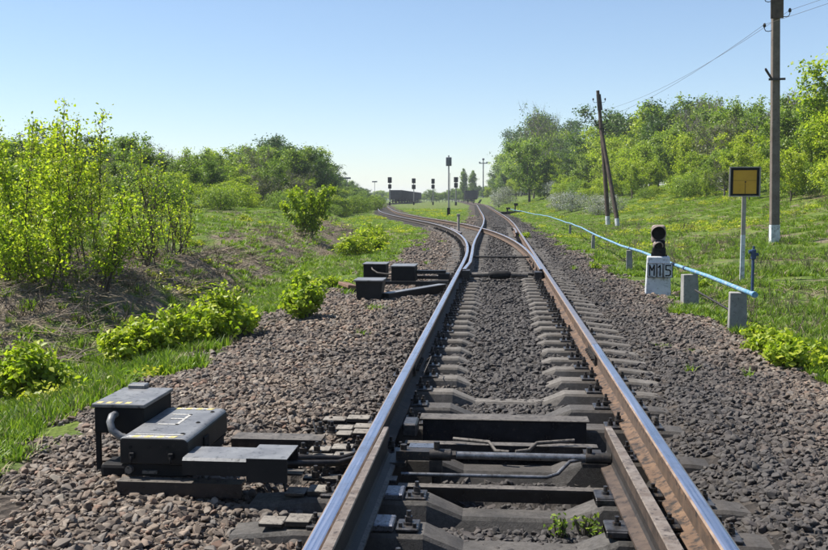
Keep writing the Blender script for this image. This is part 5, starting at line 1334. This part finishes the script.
SH = [(300, 322, 0.58, 0.62, 0.6, 2200, 0.055, 'bright yellow-green leafy shrub alone on the gravel before the distant boxes'),
      (122, 368, 0.46, 0.75, 0.7, 2600, 0.055, 'bright leafy shrub at the near left end of the low shrub row'),
      (160, 358, 0.48, 0.75, 0.7, 2600, 0.055, 'bright leafy shrub second in the low shrub row'),
      (192, 350, 0.48, 0.75, 0.8, 2600, 0.055, 'bright leafy shrub in the middle of the low shrub row'),
      (218, 342, 0.58, 0.75, 0.8, 2600, 0.055, 'bright leafy shrub at the far right end of the low shrub row'),
      (12, 405, 0.5, 0.8, 0.7, 2200, 0.06, 'bright leafy shrub by the grass at the left picture edge'),
      (360, 258, 0.75, 1.5, 1.6, 2600, 0.08, 'yellow-green bush spreading on the grass beyond the distant boxes'),
      (370, 248, 0.8, 1.5, 1.6, 2400, 0.08, 'far half of the yellow-green bush on the grass beyond the boxes'),
      (328, 288, 0.2, 0.45, 0.4, 450, 0.05, 'small bright weed beside the rust brown board'),
      (348, 286, 0.14, 0.22, 0.2, 200, 0.045, 'tiny green weed between board and square black box'),
      (785, 358, 0.25, 0.6, 0.6, 1500, 0.05, 'bright leafy weed bush at the gravel edge beyond the pipe end'),
      (806, 374, 0.30, 0.6, 0.6, 1500, 0.05, 'leafy weed bush nearest the right picture edge'),
      (765, 345, 0.20, 0.4, 0.4, 800, 0.045, 'small leafy weed bush right below the pipe end post'),
      (700, 291, 0.22, 0.4, 0.4, 500, 0.05, 'small yellow-green weed behind the pipe beside the second post'),
      (596, 270, 0.14, 0.3, 0.3, 300, 0.045, 'small green weed on the gravel right of the main rail'),
      (525, 239, 0.26, 0.45, 0.5, 400, 0.07, 'small yellow-green weed beside the far right rail')]
for i, (px, py, H, wx, wy, n, lf, lab) in enumerate(SH):
    x, y = at(px, py); low_shrub(x, y + wy*0.3, H, wx, wy, n, lf, lab, seed=i, mat='leaf_bright')
for i, (x, y, z, s) in enumerate(((0.20, 4.52, -0.10, 0.12), (0.33, 4.56, -0.1, 0.13), (0.42, 4.50, -0.10, 0.09), (0.27, 4.05, -0.1, 0.09))):
    e = low_shrub(x, y, s, 0.13, 0.1, 70, 0.022, 'tiny green weed sprouting between the near sleepers', 'leaf_mid', 70+i, 'weeds between the near sleepers'); e.location.z = z

# --- grass, weeds, dead stalks and brush
def grass_proto(i, n=26, h=1.0, mat='grass', spread=0.35, wd=0.03, lean=0.5):
    r = np.random.default_rng(i+40); V = []; F = []
    for k in range(n):
        a = r.uniform(0, 6.28); b = r.uniform(0, spread); x, y = math.cos(a)*b, math.sin(a)*b; hh = h*r.uniform(0.45, 1.0); l = lean*r.uniform(0.1, 1)*hh
        dx, dy = math.cos(a+r.normal()*0.6)*l, math.sin(a+r.normal()*0.6)*l; wx, wy = -math.sin(a)*wd, math.cos(a)*wd; o = len(V)
        V += [(x-wx, y-wy, -0.05), (x+wx, y+wy, -0.05), (x+dx*0.35+wx*0.7, y+dy*0.35+wy*0.7, hh*0.6), (x+dx*0.35-wx*0.7, y+dy*0.35-wy*0.7, hh*0.6), (x+dx, y+dy, hh)]
        F += [(o, o+1, o+2), (o, o+2, o+3), (o+3, o+2, o+4)]
    return np_mesh('grass_tuft', V, F, M[mat])
def weed_proto(i, mat='yellow_weed', n=50):
    r = np.random.default_rng(i+80); C = r.normal(size=(n, 3))*np.array([0.28, 0.28, 0.22]); C[:, 2] = np.abs(C[:, 2])+0.1
    V, F = leaves(C, 0.22*r.uniform(0.6, 1.3, n), 0.7, None, 0.6); return np_mesh('weed', V, F, M[mat])
def twig_proto(i, mat='twig', n=9, flat=True):
    r = random.Random(i+5); mb = MB()
    for k in range(n):
        a = r.uniform(0, 6.28); l = r.uniform(0.35, 1.0); p = Vector((r.uniform(-.3, .3), r.uniform(-.3, .3), r.uniform(0, 0.08)))
        d = Vector((math.cos(a), math.sin(a), r.uniform(-0.05, 0.35) if flat else r.uniform(0.8, 3))).normalized()*l
        mb.tube([p, p+d*0.5+Vector((r.uniform(-.05, .05), r.uniform(-.05, .05), .04)), p+d], [0.012, 0.009, 0.004], 3, smooth=False, caps=False)
    return mb.build('twig', M[mat], data_only=True)
GC = proto_collection('grass_tufts', [grass_proto(i) for i in range(5)] + [grass_proto(9, 20, 0.9, 'straw', 0.4, 0.02, 0.8)])
WC = proto_collection('weeds', [weed_proto(i) for i in range(3)] + [weed_proto(5, 'leaf_bright'), weed_proto(6, 'leaf_mid')])
TC = proto_collection('twigs', [twig_proto(i) for i in range(4)] + [twig_proto(8, 'bark', 8, False), twig_proto(9, 'straw', 12)])

def sample(x0, x1, y0, y1, per, falloff=True):
    """density per m2 at 10 m, thinning with distance"""
    xs, ys = [], []; y = y0
    while y < y1:
        dy = max(1.0, y*0.12); dd = per*(10.0/max(10.0, y))**1.25 if falloff else per
        lo = max(x0, -0.56*(y+dy)-1.5); hi = min(x1, 0.42*(y+dy)+1.5)
        if hi > lo:
            n = int(dd*(hi-lo)*dy); xs.append(rng.uniform(lo, hi, n)); ys.append(rng.uniform(y, y+dy, n))
        y += dy
    return np.concatenate(xs), np.concatenate(ys)
def dry_f(x, Y):
    xl = -(x + d_off(Y))
    return (0.80*sstep(4.3, 5.2, xl)*(1-sstep(6.6, 8.4, xl))*(1-sstep(38, 60, Y)) + 0.24*sstep(8, 9, xl)*(1-sstep(15, 20, xl)))
x, Y = sample(-60, 45, 3.2, 130, 190)
bm_ = ballast_mask(x, Y) + 0.9*vnoise(x, Y, 1.6, 11); dry = dry_f(x, Y) + 1.3*vnoise(x, Y, 0.9, 31)
p_keep = np.where(bm_ > 0.42, 0.012*(Y > 8), 1.0)*np.clip(1.0-1.05*dry, 0.06, 1)*np.clip(0.70+1.5*vnoise(x, Y, 0.6, 33)+1.3*vnoise(x, Y, 2.1, 34), 0.03, 1)
tan = np.exp(-((x+d_off(Y)+3.6)**2/1.8 + (Y-42)**2/120)); p_keep = p_keep*(1-0.85*tan)*np.where(x > 3, np.clip(1.15-2.6*np.clip(vnoise(x, Y, 0.9, 51)+0.08, 0, 1), 0.08, 1), 1)
kp = (rng.uniform(0, 1, len(x)) < p_keep) & ~((np.abs(x-c_off(Y)) < 1.5)) & ~(np.abs(x+d_off(Y)) < 1.4)
x, Y = x[kp], Y[kp]; n = len(x)
h = rng.uniform(0.05, 0.13, n); h *= (0.72+0.28*sstep(8, 14, Y))*(1+1.6*np.clip(vnoise(x, Y, 0.5, 35), 0, 1))*(1-0.35*sstep(25, 60, Y))
wdt = 0.16 + 0.0085*Y
idx = rng.integers(0, 5, n); idx[rng.uniform(0, 1, n) < 0.14+0.25*np.clip(dry_f(x, Y), 0, 1)] = 5
scatter('grass', np.stack([x, Y, ground_h(x, Y)], 1), np.stack([0*x, 0*x, rng.uniform(0, 6.28, n)], 1), np.stack([wdt*rng.uniform(.7, 1.2, n), wdt*rng.uniform(.7, 1.2, n), h], 1), idx, GC, 'fresh green grass on both sides of the tracks', 'grass')
# yellow weeds and low leafy cover
x, Y = sample(-40, 40, 6, 120, 26)
f = vnoise(x, Y, 0.22, 41)+0.6*vnoise(x, Y, 1.2, 42); xl = -(x+d_off(Y))
kp = (f > 0.24) & (ballast_mask(x, Y) < 0.35) & ~((xl > 4) & (xl < 9) & (Y < 35) & (rng.uniform(0, 1, len(x)) < 0.75))
x, Y = x[kp], Y[kp]; n = len(x); s = rng.uniform(0.10, 0.28, n)*(1+Y/70)
idx = rng.choice([0, 1, 2, 3, 4], n, p=[.17, .17, .16, .3, .2])
scatter('yellow_weeds', np.stack([x, Y, ground_h(x, Y)], 1), np.stack([0*x, 0*x, rng.uniform(0, 6.28, n)], 1), np.stack([s, s, s*0.75], 1), idx, WC, 'yellow-green weeds in drifts through the grass', 'weeds')
x, Y = sample(2.9, 30, 8, 60, 16)
kp = (vnoise(x, Y, 0.5, 61) > 0.05) & (ballast_mask(x, Y) < 0.3); x, Y = x[kp], Y[kp]; n = len(x); s = rng.uniform(0.10, 0.30, n)*(1+Y/90)
scatter('dry_stalks', np.stack([x, Y, ground_h(x, Y)], 1), np.stack([rng.normal(0, .1, n), rng.normal(0, .1, n), rng.uniform(0, 6.28, n)], 1), np.stack([s, s, s*1.4], 1), rng.choice([4, 5], n), TC, 'thin dead stalks and straw in the grass right of the pipe', 'dead stalks')
# brush on the left bank
x, Y = sample(-30, -3, 6, 60, 42)
dry = dry_f(x, Y) + 1.1*vnoise(x, Y, 0.9, 31); kp = (dry > 0.62) & (rng.uniform(0, 1, len(x)) < 0.75)
x, Y = x[kp], Y[kp]; n = len(x); s = rng.uniform(0.14, 0.48, n)*(1+Y/70)
idx = rng.choice([0, 1, 2, 3, 4, 5], n, p=[.18, .18, .16, .16, .12, .2])
scatter('dry_brush', np.stack([x, Y, ground_h(x, Y)+0.01], 1), np.stack([rng.normal(0, .12, n), rng.normal(0, .12, n), rng.uniform(0, 6.28, n)], 1), np.stack([s, s, s], 1), idx, TC, 'dry brushwood and dead stalks heaped on the left bank', 'brushwood')

# plants that would read alike are told apart by their order from the left
same = {}
for o_ in list(COL.objects):
    if o_.parent is None and o_.name.split('.')[0] in ('tree', 'shrub', 'goods_wagon', 'leafy_shrub') and 'label' in o_: same.setdefault((o_['label']), []).append(o_)
for lb, os_ in same.items():
    if 1 < len(os_) < 9 and 'wagon' not in lb:
        os_.sort(key=lambda q: X2P(q.location.x, q.location.y))
        for k, q in enumerate(os_): q['label'] = lb + ', ' + ['first', 'second', 'third', 'fourth', 'fifth', 'sixth', 'seventh', 'eighth'][k] + ' from left'
# ------------------------------------------------------------------ haze
HAZE = 0.00032
if HAZE:
    mb = MB(); mb.box(-1700, 1700, -400, 2500, -4.5, 24)
    b = NB('haze_air'); b.t.nodes.remove(b.b); pv = b.n('ShaderNodeVolumePrincipled'); pv.inputs['Density'].default_value = HAZE; pv.inputs['Color'].default_value = (0.85, 0.92, 1.0, 1)
    b.l(pv.outputs[0], b.out.inputs['Volume'])
    o = mb.build('haze', b.m); tag(o, 'thin blue summer haze over the whole place', None, None, 'stuff')
